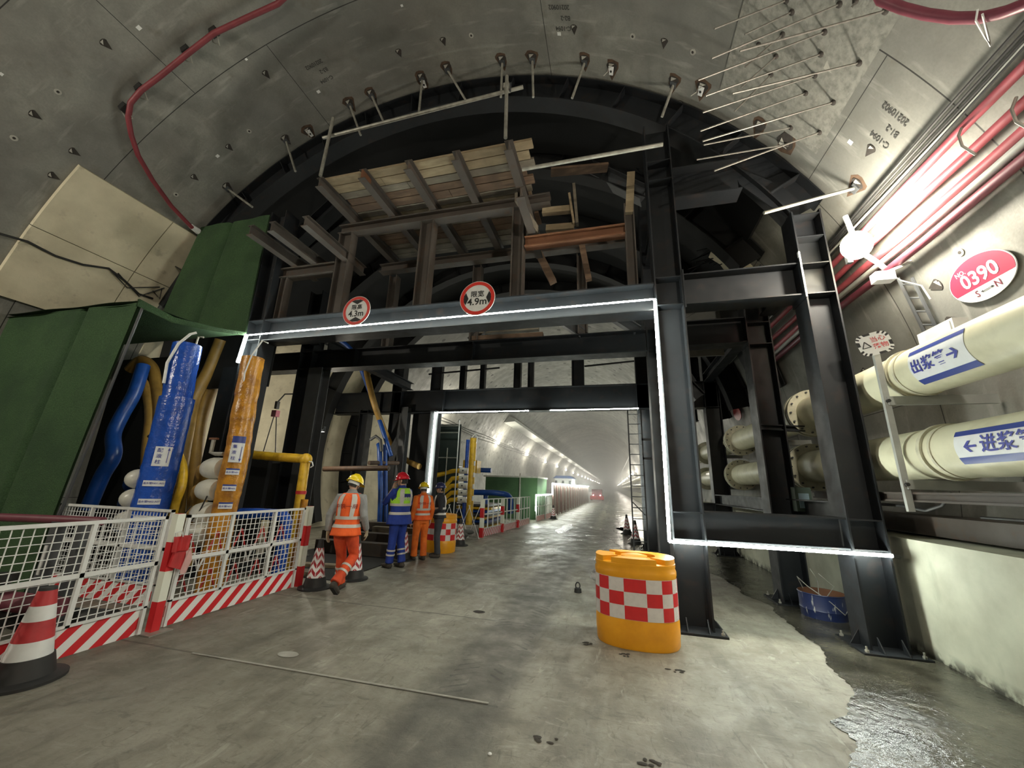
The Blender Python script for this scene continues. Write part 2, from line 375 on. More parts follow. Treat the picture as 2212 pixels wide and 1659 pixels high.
# ================================================================ STEEL GANTRY
XV, YV, ZV = Vector((1, 0, 0)), Vector((0, 1, 0)), Vector((0, 0, 1))
def column(label, x0, x1, y, z0, z1, w=.35, stiff=(), base=True, mat='steel', cat='steel column', facing='web', group=None, bolts=True):
    xc = (x0 + x1) / 2; h = x1 - x0; t = empty('steel_column', (xc, y + w / 2, z0), label, cat, group)
    m = MB(); zb = .025 if base else 0
    if facing == 'web': m.hb((0, 0, zb), (0, 0, z1 - z0), XV, h, w)
    else: m.hb((0, 0, zb), (0, 0, z1 - z0), YV, w, h)
    m.build('h_section', M[mat], t, 0)
    for z in stiff: MB().box((0, 0, z - z0), (h - .042, w - .01, .014)).build('stiffener', M[mat], t, 0)
    if base:
        MB().box((0, 0, .0125), (h + .24, w + .24, .025)).build('base_plate', M[mat], t, 0)
        for sx in (-1, 1):
            MB().prism([(sx * h / 2, 0, .025), (sx * (h / 2 + .1), 0, .025), (sx * h / 2, 0, .18)], (0, .012, 0)).build('gusset', M[mat], t, 0)
            for sy in (-1, 1): MB().prism([(sx * h * .3, sy * w / 2, .025), (sx * h * .3, sy * (w / 2 + .1), .025), (sx * h * .3, sy * w / 2, .16)], (.012, 0, 0)).build('gusset', M[mat], t, 0)
        if bolts:
            for sx in (-1, 1):
                for sy in (-1, 1):
                    b = MB(); b.lathe([(.022, 0), (.022, .02), (.011, .02), (.011, .055)], 6, (sx * (h / 2 + .07), sy * (w / 2 + .07), .025)); b.build('anchor_bolt', M['galv'], t, 30)
    return t
def beam(label, p0, p1, h, w=.3, up=ZV, stiff=(), mat='steel', name='steel_beam', cat='steel beam', ends=False, tf=.02, group=None):
    p0, p1 = Vector(p0), Vector(p1); c = (p0 + p1) / 2; t = empty(name, c, label, cat, group)
    MB().hb(p0 - c, p1 - c, up, h, w, tf).build('h_section', M[mat], t, 0)
    a = (p1 - p0).normalized(); R = None
    for s in stiff: q = p0 + a * s - c; MB().bar(q - a * .007, q + a * .007, w - .01, h - .042, up).build('stiffener', M[mat], t, 0)
    if ends:
        for q, k in ((p0 - c, 1), (p1 - c, -1)): MB().bar(q - a * .01, q + a * .01, w + .06, h + .12, up).build('end_plate', M[mat], t, 0)
    return t
GF = 'steel columns of the gantry'; GB = 'steel beams of the gantry'
# --- front frame, front faces at y = 5.65
column('tall dark steel H column behind the orange crash barrel, edged by the vertical light strip', .72, 1.12, 5.65, 0, 7.72, .36, (1.05, 1.38, 4.34, 4.8, 6.6, 6.97))
column('dark steel H column at the right edge of the front frame, standing in the puddle', 2.67, 3.04, 5.65, 0, 5.66, .36, (1.05, 1.38, 4.34, 4.8, 5.23, 5.6))
column('dark steel column at the left end of the front frame, behind the orange wrapped pipe', -7.06, -6.66, 5.65, 0, 7.3, .36, (4.3, 4.72))
beam('long dark steel header beam of the front frame with the light strip and round signs', (-6.66, 5.83, 4.5), (.71, 5.83, 4.5), .46, .34)
beam('dark steel beam high between the two right-hand columns of the front frame', (1.13, 5.83, 4.58), (2.66, 5.83, 4.58), .50, .34, ends=True)
beam('low dark steel beam just above the light strip between the right-hand columns', (1.13, 5.83, 1.22), (2.66, 5.83, 1.22), .36, .34)
beam('short grey steel strut high between the tall column and the curved rib', (1.13, 5.83, 6.5), (2.1, 5.83, 6.5), .58, .32)
# --- curved ribs against the lining
def rib(label, y, a0, a1, r0=6.92, r1=7.46, w=.34, mt='steel'):
    am = 90; o = CP(am, y + w / 2, (r0 + r1) / 2); t = empty('curved_rib', o, label, 'steel rib', 'curved ribs of the gantry')
    def arc(m, ra, rb, ya, yb, n=44):
        A = lambda u: a0 + (a1 - a0) * u
        for fn in ((lambda u, v: CP(A(u), ya + (yb - ya) * v, ra)), (lambda u, v: CP(A(u), yb + (ya - yb) * v, rb)), (lambda u, v: CP(A(u), ya, ra + (rb - ra) * v)), (lambda u, v: CP(A(u), yb, ra + (rb - ra) * v))):
            m.grid(lambda u, v: fn(u, v) - o, n, 1)
        return m
    m = MB(); arc(m, r0, r0 + .022, y, y + w); arc(m, r1 - .022, r1, y, y + w); arc(m, r0 + .02, r1 - .02, y + w / 2 - .008, y + w / 2 + .008); m.build('h_section', M[mt], t, 20)
    k = a0 + 4
    while k < a1:
        a = math.radians(k); rad = Vector((math.cos(a), 0, math.sin(a))); tg = Vector((-math.sin(a), 0, math.cos(a)))
        MB().box(CP(k, y + w / 2, r0 + .27) - o, (r1 - r0 - .05, w - .01, .014), Matrix((rad, YV, tg)).transposed()).build('stiffener', M[mt], t, 0)
        k += 9
    return t
rib('curved dark steel rib of the front frame, following the vault', 5.75, 27.5, 156)
for i, (y, l) in enumerate(((7.6, 'second dark curved rib behind the front frame'), (9.7, 'third dark curved rib deep inside the gantry'), (11.9, 'dark curved rib at the level of the rear light-strip portal'), (13.9, 'rearmost dark curved rib of the gantry'))): rib(l, y, 12 if y > 7.7 else 30, 199 if y > 10 else 149, mt='liner')  # inner ribs made near black, the gantry's shade in their colour
# liner plates over the vault between the ribs, near black to hold its shade
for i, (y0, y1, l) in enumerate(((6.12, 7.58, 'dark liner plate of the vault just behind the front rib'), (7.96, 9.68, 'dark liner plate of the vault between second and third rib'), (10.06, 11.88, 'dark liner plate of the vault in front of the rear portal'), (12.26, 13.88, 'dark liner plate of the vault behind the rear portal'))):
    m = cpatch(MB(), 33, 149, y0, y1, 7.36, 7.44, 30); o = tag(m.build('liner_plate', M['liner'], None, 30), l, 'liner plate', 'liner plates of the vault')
# --- second frame y = 7.5
column('dark steel column of the second frame, close behind the tall front column', .74, 1.1, 7.5, 0, 7.6, .34, (4.3, 4.72))
column('dark steel column of the second frame standing in water beside the blue drum', 2.5, 2.9, 7.5, 0, 5.9, .36, (4.3, 4.72, 5.2))
column('dark steel H column left of the row of workers, web facing the road', -7.48, -7.1, 7.5, 0, 6.4, .34)
column('flat-faced grey steel column beside the dark one, behind the yellow elbow pipe', -7.08, -6.7, 7.45, 0, 4.28, .3, facing='flange', mat='steel2')  # lit face of the post, its brightness put into the paler steel
beam('dark steel header beam of the second frame, below and behind the lit one', (-8.9, 7.68, 4.5), (.73, 7.68, 4.5), .46, .34, stiff=(3, 6))
beam('dark steel beam of the second frame between its right-hand columns', (1.1, 7.68, 4.6), (2.5, 7.68, 4.6), .5, .34, ends=True)
beam('thin steel cross bar low between the columns of the second frame', (2.5, 7.6, 2.78), (3.2, 7.6, 2.74), .1, .1)
# --- rear frame y = 12.2
column('dark steel column beside the ladder of the rear portal', .8, 1.2, 12.2, 0, 6.6, .34)
column('dark steel outer column of the rear portal, standing in water at the right', 2.72, 3.14, 12.2, 0, 6.3, .34)
column('dark steel column left of the rear opening, carrying the vertical light strip', -6.14, -5.84, 12.2, 0, 4.1, .3, mat='steel2', facing='flange')
column('pale grey steel column between the second worker and the dark left bay', -7.22, -6.97, 12.1, 0, 4.25, .25, mat='steel2', facing='flange')
column('dark steel column of the rear portal further left', -7.75, -7.35, 12.2, 0, 6.0, .34)
column('dark steel column at x of the far left bay of the rear portal'.replace(' at x of', ' in'), -9.0, -8.65, 12.2, 0, 4.2, .34)
o = tag(MB().b2((-6.97, 12.5, .0), (-6.14, 12.54, 4.06)).build('blanking_plate', M['liner'], None, 0), 'dark blanking plate left of the rear light-strip portal', 'plate')
beam('dark steel header beam above the rear portal light strip', (-10.2, 12.37, 4.46), (3.1, 12.37, 4.46), .8, .34, stiff=(2, 4.5))
beam('upper dark steel beam over the row of openings of the rear portal', (-7.4, 12.37, 6.32), (3.1, 12.37, 6.32), .6, .34)
for i, (x0, x1, l) in enumerate(((-6.25, -5.85, 'leftmost'), (-5.15, -4.95, 'second from left'), (-4.39, -4.22, 'third from left'), (-3.17, -2.93, 'fourth from left'), (-2.68, -2.49, 'fifth from left'), (-1.2, -.8, 'rightmost'))):
    column(l + ' of the short posts in the row of openings over the rear portal', x0, x1, 12.25, 4.86, 6.02, .2, base=False, cat='steel post')
beam('slim horizontal rod across the left openings over the rear portal', (-6.4, 12.32, 5.5), (-3.7, 12.32, 5.62), .05, .05, tf=.01, name='steel_rod', cat='steel rod')
beam('slim horizontal rod across the rightmost opening over the rear portal', (-.8, 12.6, 5.62), (.85, 12.6, 5.72), .05, .05, tf=.01, name='steel_rod', cat='steel rod')
# extra rear columns seen through the right bay
column('dark steel column far back in the right bay, left of the outer rear column', 2.0, 2.32, 12.25, 1.3, 6.0, .3, base=False)
column('last dark steel column visible in the right bay', 2.35, 2.65, 14.6, 0, 6.0, .3)
beam('dark steel cross beam low in the right bay of the rear portal', (1.2, 12.37, 1.2), (2.75, 12.37, 1.2), .3, .3)
beam('dark steel cross beam high in the right bay of the rear portal', (1.2, 14.75, 4.3), (3.0, 14.75, 4.3), .5, .3)
# longitudinal members
for x, z, l in ((.92, 6.25, 'above the tall right column'), (2.85, 4.95, 'along the outer right columns'), (-7.0, 5.0, 'above the left columns'), (2.85, 1.45, 'low along the outer right columns')):
    for (ya, yb, k) in ((6.02, 7.48, 'front'), (7.86, 12.18, 'rear')):
        beam('%s longitudinal steel beam %s' % (k, l), (x, ya, z), (x, yb, z), .26, .24)
# diagonals in the roof space
beam('pale lit raking steel beam rising from the tall column to the vault', atx(1395, 425, .92), aty(1118, 292, 8.2), .34, .3, mat='steel2')  # paler steel gives the beam its lit look
beam('thin dark raking beam above the pale raking beam', atx(1392, 362, .92), aty(1225, 272, 8.2), .26, .24)
beam('raking steel beam from the left cantilever up to the timber deck', (-7.25, 6.2, 6.5), (-5.5, 6.2, 8.05), .3, .3)
beam('diagonal steel brace between header beams right of the width sign', (-3.0, 7.68, 4.76), (-1.9, 7.68, 5.75), .2, .2, mat='steel2')
beam('diagonal steel brace beneath the header, right of the centre', (-1.6, 7.68, 5.7), (-.5, 7.68, 4.76), .2, .2, mat='steel2')
beam('diagonal steel brace beneath the header beside the tall column', (-.55, 7.68, 5.7), (.6, 7.68, 4.76), .2, .2, mat='steel2')
beam('diagonal dark brace in the right bay of the gantry', (1.25, 9.2, 4.6), (1.95, 9.2, 3.7), .25, .2)
# gusset at the knee of the right rib
P1, P2, P3, P4 = [aty(*q, 5.8) for q in ((1600, 377), (1716, 450), (1722, 500), (1690, 560))]
m = MB(); m.prism([(2.05, 5.83, 6.8), (2.67, 5.83, 6.3), (2.9, 5.83, 5.95), (2.68, 5.83, 5.0), (2.68, 5.83, 5.7), (2.12, 5.83, 6.42)], (0, .02, 0))
tag(m.build('knee_plate', M['steel'], None, 0), 'dark knee plate where the curved rib meets the outer right column', 'steel plate')
o = tag(MB().b2((2.655, 5.62, 4.28), (2.675, 5.66, 4.98)).build('splice_plate', M['white'], None, 0), 'small pale splice plate on the edge of the outer right column', 'plate')
# --- guard rail of the roof walkway
t = empty('guard_rail', (-3.4, 8.4, 8.6), 'dark steel guard rail of the roof walkway under the vault', 'guard rail'); o_ = Vector(t.location)
top = [aty(*q, 8.0) for q in ((840, 318), (1050, 262), (1265, 224), (1352, 243))]; bot = [aty(*q, 8.0) for q in ((760, 395), (1050, 322), (1180, 283), (1352, 240))]
MB().tube([p - o_ for p in top], .025, 6).build('top_rail', M['steel2'], t); MB().tube([p - o_ for p in bot], .03, 6).build('bottom_rail', M['steel2'], t)
for q0, q1 in (((875, 262), (872, 350)), ((843, 275), (842, 345)), ((1015, 222), (1012, 312)), ((1052, 218), (1048, 305)), ((1172, 250), (1172, 282)), ((1227, 238), (1227, 268)), ((1352, 243), (1356, 280))):
    MB().tube([aty(*q0, 8.0) - o_, aty(*q1, 8.0) - o_], .02, 6).build('post', M['steel2'], t)
# --- timber deck
JX = (-5.03, -4.13, -3.23, -2.35, -1.44)
ends_ = ('leftmost joist', 'joist with the orange end second from left', 'middle joist', 'second joist from the right', 'rightmost joist')
for i, x in enumerate(JX):
    beam(ends_[i] + ' under the timber deck', (x, 4.78, 6.93), (x, 7.55, 6.93), .2, .14, mat='rsteel' if i != 1 else 'rsteel', name='deck_joist', cat='joist', tf=.014, group='joists under the timber deck')
    if i == 1: MB().box((x, 4.9, 6.93), (.03, .25, .17)).build('primer_end', M['rust'], [q for q in bpy.data.objects if q.name.startswith('deck_joist')][-1], 0)
for q in bpy.data.objects:
    if q.name == 'primer_end': q.location = (0, 0, 0); q.parent = [r for r in bpy.data.objects if r.name == 'deck_joist.001'][0]; q.matrix_parent_inverse = Matrix.Translation(-Vector(q.parent.location))
tim = []
for nm, c, c2 in (('timber_pale', (.36, .29, .185), (.20, .15, .09)), ('timber_brown', (.20, .125, .075), (.09, .055, .035)), ('timber_grey', (.24, .21, .16), (.12, .10, .075))):
    n = NT(nm); n.bump(n.noise(1, 4, n.vscale(n.pos(), (3, 30, 30))), .25, .004)
    g = n.noise(1, 5, n.vscale(n.pos(), (2.5, 14, 14))); b_ = n.noise(2.2, 4)
    tim.append(n.out(n.mix(n.ramp(g, .35, .65), n.mix(n.ramp(b_, .4, .65), c, c2), c2), .75))
y = 4.86; i = 0; rnd = random.Random(3)
ordn = ('first', 'second', 'third', 'fourth', 'fifth', 'sixth', 'seventh', 'eighth', 'ninth', 'tenth', 'eleventh', 'twelfth', 'thirteenth', 'fourteenth', 'fifteenth', 'sixteenth')
while y < 7.45:
    w = rnd.uniform(.17, .21); x1 = (-1.08, -1.17, -1.12, -1.3, -1.2, -1.28)[i] if i < 6 else -1.35 + rnd.uniform(-.08, .08)
    x0 = -5.02 + rnd.uniform(-.08, .1); m = MB()
    m.b2((x0, y, 7.035), ((x0 + x1) / 2 + rnd.uniform(-1, 1), y + w - .012, 7.08)); m2 = m.v[1][0]; m.b2((m2 + .006, y + .004, 7.035), (x1, y + w - .012, 7.08))
    c = Vector(((x0 + x1) / 2, y + w / 2, 7.05)); m.v = [tuple(Vector(v) - c) for v in m.v]
    tag(m.build('deck_plank', tim[(0, 0, 2, 1, 1, 2)[i % 6] if i < 12 else 2], None, 0, c), '%s weathered deck board counted from the front edge of the platform' % ordn[i], 'plank', 'boards of the timber deck'); y += w; i += 1
# supporting girders and posts
beam('brown steel girder carrying the joists of the timber deck', (-5.38, 5.9, 6.72), (-.93, 5.9, 6.72), .2, .2, mat='rsteel')
beam('rear brown steel girder under the timber deck', (-5.38, 7.4, 6.72), (.5, 7.4, 6.72), .2, .2, mat='rsteel')
for x0, x1, y, mt, l in ((-5.33, -5.03, 5.8, 'rsteel', 'left front'), (-3.47, -3.2, 5.8, 'rsteel', 'middle front, rust streaked'), (-1.62, -1.4, 5.8, 'rsteel', 'right front'), (-3.0, -2.8, 7.5, 'rsteel', 'middle rear'), (-5.2, -5.0, 7.5, 'rsteel', 'left rear'), (-.6, -.4, 7.5, 'rsteel', 'right rear')):
    column('%s brown steel post under the timber deck, on the header beam' % l, x0, x1, y, 4.74, 6.61, .2, base=False, mat=mt, cat='steel post')
column('slim brown steel post under the left cantilever beams', -6.62, -6.46, 5.8, 4.74, 5.72, .16, base=False, mat='rsteel', cat='steel post')
column('brown steel post at the right end of the rusty red beam', .34, .5, 5.8, 4.74, 6.35, .16, base=False, mat='rsteel', cat='steel post')
beam('rusty red steel beam right of the timber deck', (-1.38, 5.88, 5.86), (.34, 5.88, 5.86), .2, .16, mat='rust')
beam('grey steel beam under the left cantilevers', (-6.85, 5.88, 5.84), (-5.33, 5.88, 5.84), .22, .2, mat='rsteel')
for x, l in ((-6.3, 'left'), (-5.82, 'middle'), (-5.1, 'right')):
    beam('%s of the three short cantilever beams left of the deck' % l, (x, 4.7, 6.05), (x, 6.4, 6.05), .2, .14, mat='rsteel', name='cantilever_beam', cat='joist', tf=.014)
beam('short joist sticking out beyond the right end of the deck', (-1.25, 4.9, 6.1), (-1.25, 6.6, 6.1), .2, .14, mat='rsteel', name='cantilever_beam', cat='joist', tf=.014)
def plank(p0, p1, w, h, lab, k=0, up=ZV):
    c = (Vector(p0) + Vector(p1)) / 2
    return tag(MB().bar(Vector(p0) - c, Vector(p1) - c, w, h, up).build('timber_board', tim[k], None, 0, c), lab, 'board')
plank(aty(1115, 425, 5.0) , aty(1160, 497, 5.9), .05, .16, 'short timber board laid on the joist beyond the deck end', 2)
plank(aty(1190, 372, 6.2), aty(1213, 378, 6.4) + XV * .9, .2, .05, 'brown board lying across the platform right of the deck', 1)
plank(aty(1240, 400, 6.0), aty(1247, 485, 6.0), .12, .05, 'upright pale timber board standing right of the deck', 2)
plank(aty(1230, 420, 5.96), aty(1240, 485, 5.96), .1, .04, 'second upright board nailed beside the pale one', 0)
plank(aty(1172, 458, 6.0), aty(1235, 452, 6.0), .1, .12, 'pale crosspiece between the upright boards, upper one', 0)
plank(aty(1180, 495, 6.0), aty(1240, 490, 6.0), .1, .12, 'pale crosspiece between the upright boards, lower one', 0)
plank(aty(1363, 375, 5.85), aty(1359, 462, 5.85), .1, .13, 'timber stub fixed on top of the right brown post', 0, XV)
plank(aty(1150, 520, 7.2), aty(1195, 610, 7.2), .15, .15, 'dark timber prop leaning behind the rusty red beam, left', 1)
plank(aty(1255, 520, 7.2), aty(1272, 605, 7.2), .12, .12, 'dark timber prop standing behind the rusty red beam, right', 1)
# --- scaffold pipes
def pipe(label, pts, r, mat, name='scaffold_pipe', cat='pipe', n=10, parent=None, group=None, caps=True):
    pts = [Vector(p) for p in pts]; c = pts[0]; o = MB().tube([p - c for p in pts], r, n, caps).build(name, M[mat] if isinstance(mat, str) else mat, parent, 40, c)
    if label: tag(o, label, cat, group)
    return o
pipe('long galvanised scaffold pipe sloping above the timber deck', [aty(698, 298, 4.82), aty(1130, 188, 4.82)], .03, 'galv')
pipe('upright galvanised scaffold pipe at the right corner of the deck', [aty(1095, 165, 4.75), aty(1092, 298, 4.75)], .03, 'galv')
pipe('leaning dark scaffold pipe at the left corner of the deck', [aty(720, 255, 4.75), aty(692, 380, 4.75)], .03, 'galv')
pipe('galvanised scaffold pipe reaching right from the deck corner to the tall column', [aty(1128, 366, 4.82), aty(1432, 312, 4.82)], .03, 'galv')
c = aty(1095, 190, 4.79); t = empty('pipe_coupler', c, 'scaffold coupler joining the upright and the long pipe', 'coupler')
MB().box((0, 0, 0), (.1, .12, .1)).build('body', M['galv'], t, 0); MB().lathe([(.015, -.09), (.015, .09)], 8, (.06, 0, 0)).build('bolt', M['steel2'], t)
# --- anchor rods in pockets
def anchor(px, py, qx, qy, lab, r=.024, bracket=False):
    P = atc(px, py); nrm, tg = cframe(P); d = ray(qx, qy); w0 = EYE - P
    a, b, c_ = d.dot(d), d.dot(nrm), nrm.dot(nrm); d_, e = d.dot(w0), nrm.dot(w0)
    t_ = (b * e - c_ * d_) / (a * c_ - b * b); Q = EYE + d * t_
    if (Q - P).length > 1.4: Q = P + (Q - P).normalized() * 1.4
    t = empty('anchor_rod', P, lab, 'anchor rod', 'anchor rods stuck in bolt pockets')
    MB().tube([nrm * .0, Q - P], r, 8).build('rod', M['galv'], t)
    MB().box(nrm * .02, (.11, .11, .02), Matrix((tg, YV, nrm)).transposed()).build('plate', M['white'] if bracket else M['steel2'], t, 0)
    return t
names = ('above the left end of the long pipe', 'second right of the left pipe end', 'right of the drooping bracket', 'over the middle of the long pipe', 'just left of the upright pipe', 'right of the upright pipe', 'slanting at the crown of the vault', 'slanting right of the crown', 'far left over the turf sheet', 'left, below the stained patch', 'beside the lamp')
AN = ((756, 228, 779, 292), (803, 207, 828, 262), (912, 172, 905, 242), (967, 152, 1005, 215), (1085, 135, 1082, 210), (1150, 130, 1152, 210), (1263, 135, 1236, 212), (1455, 182, 1430, 252), (492, 408, 545, 447), (618, 305, 638, 370), (1848, 406, 1650, 460))
for q, nm in zip(AN, names):
    anchor(*q, 'steel anchor rod hanging from a pocket, ' + nm); pocket(q[0], q[1] - 4, .13, 1, q[0] not in (492, 618))
for q, nm in (((1322, 148), 'white bracket in a rusty pocket right of the crown'), ((668, 285), 'white bracket hanging in a pocket left of the long pipe'), ((1517, 192), 'white bracket in a pocket left of the hanging rebars'), ((915, 178), 'small white bracket behind the third anchor rod')):
    P = atc(*q); nrm, tg = cframe(P); pocket(q[0], q[1], .14, 1, True); t = empty('hanger_bracket', P, nm, 'bracket')
    R = Matrix((tg, YV, nrm)).transposed()
    m = MB(); m.prism([R @ Vector(v) for v in ((-.05, -.06, .03), (.05, -.06, .03), (.035, .09, .03), (-.035, .09, .03))], nrm * .012); m.build('plate', M['white'], t, 0)
    m = MB(); m.tube([R @ Vector((0, .02, .042)), R @ Vector((0, .02, .05))], .02, 10); m.build('hole', M['dark'], t)
    MB().tube([R @ Vector(v) for v in ((0, -.05, .03), (.01, -.09, .12), (-.02, -.1, .2), (.02, -.08, .28))], .006, 6).build('wire', M['galv'], t)
# --- rebars hanging from the right haunch
M['rebar'] = mk('rebar_steel', (.20, .19, .17), .5, .4, .3, 20)
RB = (((1700, 0), (1543, 62)), ((1815, 8), (1537, 126)), ((1915, 22), (1598, 110)), ((1783, 68), (1508, 173)), ((1775, 116), (1524, 207)), ((1858, 135), (1582, 202)), ((1762, 162), (1518, 243)), ((1742, 200), (1513, 283)), ((1802, 220), (1518, 305)), ((1710, 275), (1520, 313)), ((1772, 285), (1543, 369)), ((1712, 25), (1597, 80)), ((1692, 73), (1600, 153)), ((1678, 120), (1592, 197)), ((1667, 160), (1577, 250)), ((1640, 95), (1624, 45)), ((1850, 0), (1838, 19)), ((1700, 312), (1505, 345)))
pos_w = ('topmost, cut by the picture edge', 'second from the top', 'reaching furthest right under the red hose', 'fourth from the top', 'fifth from the top', 'beside the large dark pocket', 'in the middle of the bundle', 'just below the middle', 'with the pale grout spot', 'third from the bottom', 'lowest free-hanging one', 'short steep one at the top', 'second short steep one', 'third short steep one', 'lowest short steep one', 'stub near the top left', 'tiny one at the top edge', 'one nearly touching the grey strut')
for i, (k, q) in enumerate(RB):
    P = atc(*k); nrm, tg = cframe(P); d = ray(*q); w0 = EYE - P; b, d_, e = d.dot(nrm), d.dot(w0), nrm.dot(w0)
    t_ = (b * e - d_) / (1 - b * b); Q = EYE + d * t_
    # keep the bar a believable length along the sight of its tip
    if i >= 11 and i < 17: Q = P + (Q - P) * .9
    t = empty('rebar', P, 'thin steel rebar hanging from the right haunch, ' + pos_w[i], 'rebar', 'rebars hanging from the lining')
    MB().tube([(0, 0, 0), Q - P], .011, 6).build('bar', M['rebar'], t); MB().ball((0, 0, 0), .04, 8, 6).build('grout_collar', M['pocket'], t)
pocket(1800, 132, .17, -1, True); pocket(1700, 300, .2, -1, True); pocket(1640, 275, .14, 1, True)
m = MB(); rr = random.Random(5)
m.grid(lambda u, v: CP(31.2 + 14 * u, 3.3 + 2.1 * v, 7.488), 12, 4)
rc = mk('chipped_concrete', (.235, .235, .21), .9, 0, .4, 14, .8, 18); tag(m.build('roughened_patch', rc, None, 0), 'roughened chipped patch of lining where the rebars hang', 'wall patch')

for i, l in enumerate(('lowest', 'second', 'third', 'topmost')):
    z = 4.74 + .0 + i * .17; plank((-2.95 + .12 * i, 7.62 + .05 * (i % 2), z + .07), (-1.35 - .1 * (i % 3), 7.66, z + .07), .14, .1, '%s timber of the stack on the second header beam' % l, (1, 2, 0, 1)[i])
t = empty('broken_concrete', aty(1575, 545, 8.3), 'ragged beige edge of broken lining concrete in the right roof bay', 'concrete'); o_ = Vector(t.location); rnd = random.Random(8); m = MB()
e1 = [(1555, 512), (1575, 525), (1600, 548), (1625, 565), (1652, 590)]; e2 = [(1535, 545), (1560, 560), (1575, 580), (1600, 600), (1630, 612)]
pts = [aty(*q, 8.3 + rnd.uniform(-.04, .04)) - o_ for q in e1] + [aty(*q, 8.3) - o_ for q in e2[::-1]]; m.prism(pts, (0, .2, 0)); m.build('fragment', M['beige'], t, 0)
t = empty('rebar_tangle', aty(1530, 570, 8.6), 'tangle of dark bent rebars behind the beam of the right roof bay', 'rebar tangle'); t['kind'] = 'stuff'; o_ = Vector(t.location); m = MB()
for k in range(22):
    a = Vector((rnd.uniform(1478, 1560), rnd.uniform(535, 610))) if 0 else (rnd.uniform(1478, 1570), rnd.uniform(535, 612)); b = (a[0] + rnd.uniform(30, 80), a[1] - rnd.uniform(5, 35)); m.tube([aty(*a, 8.6 + rnd.uniform(-.2, .3)) - o_, aty(*b, 8.5 + rnd.uniform(-.2, .3)) - o_], .012, 5)
m.build('bars', M['steel'], t)
tag(MB().b2((1.3, 9.0, 4.6), (2.5, 9.05, 5.9)).build('concrete_slab', M['lining'], None, 0), 'grey concrete slab behind the rebar tangle', 'slab')
# ================================================================ LIGHTS OF THE PLACE
M['led'] = emis('led_strip_white', (.93, 1.0, .90), LED_W); M['led2'] = emis('rear_led_strip', (.93, 1.0, .90), 45); M['bulb'] = emis('warm_bulb', (1.0, .90, .66), 60); M['bulbf'] = emis('far_bulb', (1.0, .93, .78), 100)
def led(label, pts, r=.016, mat='led'):
    o = MB().tube([Vector(p) - Vector(pts[0]) for p in pts], r, 6).build('light_strip', M[mat], None, 40, Vector(pts[0])); return tag(o, label, 'light strip', 'light strips on the gantry')
led('glowing white light strip along the front header beam', [(-6.93, 5.6, 4.38), (.68, 5.6, 4.42)], .011)
led('glowing white light strip running down the tall right column', [(.70, 5.6, 4.42), (.69, 5.6, 2.7), (.67, 5.6, 1.02)], .02)
led('glowing white light strip low across the right bay, over the puddle', [(.67, 5.62, 1.02), (1.9, 5.64, 1.015), (3.04, 5.64, 1.01)], .02)
led('short glowing light strip at the top of the orange wrapped pipe', [(-6.93, 5.58, 4.38), (-6.97, 5.56, 3.8)], .03)
o = MB().tube([(3.04, 5.64, 1.01), (3.08, 5.64, 1.01), (3.11, 5.64, 1.0)], [.022, .025, .02], 8).build('end_cap', M['dark'], bpy.data.objects['light_strip.002'], 40); o.matrix_parent_inverse = Matrix.Translation(-Vector(bpy.data.objects['light_strip.002'].location))
led('thin light strip across the top of the rear portal, left part', [(-5.95, 12.14, 4.03), (-2.6, 12.14, 4.04)], .014, 'led2')
led('thin light strip across the top of the rear portal, right part', [(-1.9, 12.14, 4.04), (.83, 12.14, 4.05)], .014, 'led2')
led('thin light strip down the left side of the rear portal', [(-5.93, 12.14, 4.03), (-5.97, 12.14, 1.35)], .014, 'led2')
led('broken light strip down the ladder side of the rear portal', [(.88, 12.1, 3.9), (.88, 12.1, .6)], .014, 'led2')
def plight(name, loc, w, r, col=(1, .93, .8), parent=None):
    d = bpy.data.lights.new(name, 'POINT'); d.energy = w; d.shadow_soft_size = r; d.color = col
    o = bpy.data.objects.new(name, d); COL.objects.link(o); o.location = loc
    if parent: o.parent = parent
    return o
def tube_lamp(label, P, inward, w, rb=.11, near=True, group='lamps on the tunnel walls'):
    """a globe lamp on a short white pole, clamped to the wall"""
    t = empty('tunnel_lamp', P, label, 'lamp', group)
    MB().ball((0, 0, 0), (rb, rb, rb * 1.1), 20, 14).build('globe', M['bulb'] if near else M['bulbf'], t, 60)
    if near:
        MB().tube([(-.08, -.05, .42), (-.03, -.02, .2), (-.02, 0, .1)], .03, 10).build('pole', M['white'], t)
        MB().tube([(.03, 0, -.1), (.16, -.05, -.32), (.2, -.06, -.4)], .03, 10).build('holder', M['white'], t)
        MB().box((.16, -.06, -.52), (.2, .12, .12)).build('junction_box', M['white'], t, 0)
        MB().tube([(.22, -.06, -.45), (.3, -.1, -.6), (.45, -.16, -.72), (.5, -.16, -.9)], .01, 6).build('cable', M['white'], t)
    MB().box(Vector(inward) * -.2, (.06, .06, .3)).build('bracket', M['steel2'], t, 0)
    plight('bulb_light', (Vector(inward) * (rb + (.1 if near else 1.0)))[:], w, .1 if near else .2, (1, .93, .78), t)
    return t
tube_lamp('bright warm globe lamp on the right wall above the cream pipes', aty(1850, 530, 5.34), (0, -1, -.05), P_NEAR, .165)  # globe oversized so that its shape takes in the glare
MB().tube([(.16, .02, -.45), (.5, .1, -.3), (.86, .12, -.1)], .018, 6).build('wall_arm', M['white'], bpy.data.objects['tunnel_lamp'])
for i, y in enumerate((-2.5,)):
    tube_lamp('wall lamp on the right wall behind the viewer', (3.35, y, 5.0), (-1, 0, -.1), P_BACK, .15)
    tube_lamp('wall lamp on the left wall behind the viewer', (-9.6, y, 5.4), (1, 0, -.1), P_BACK, .15)
yy = [21.5, 34.5, 47.4, 61, 74.5, 89, 105.8, 121, 137, 153, 170, 190, 212, 238, 270, 305, 345, 390]
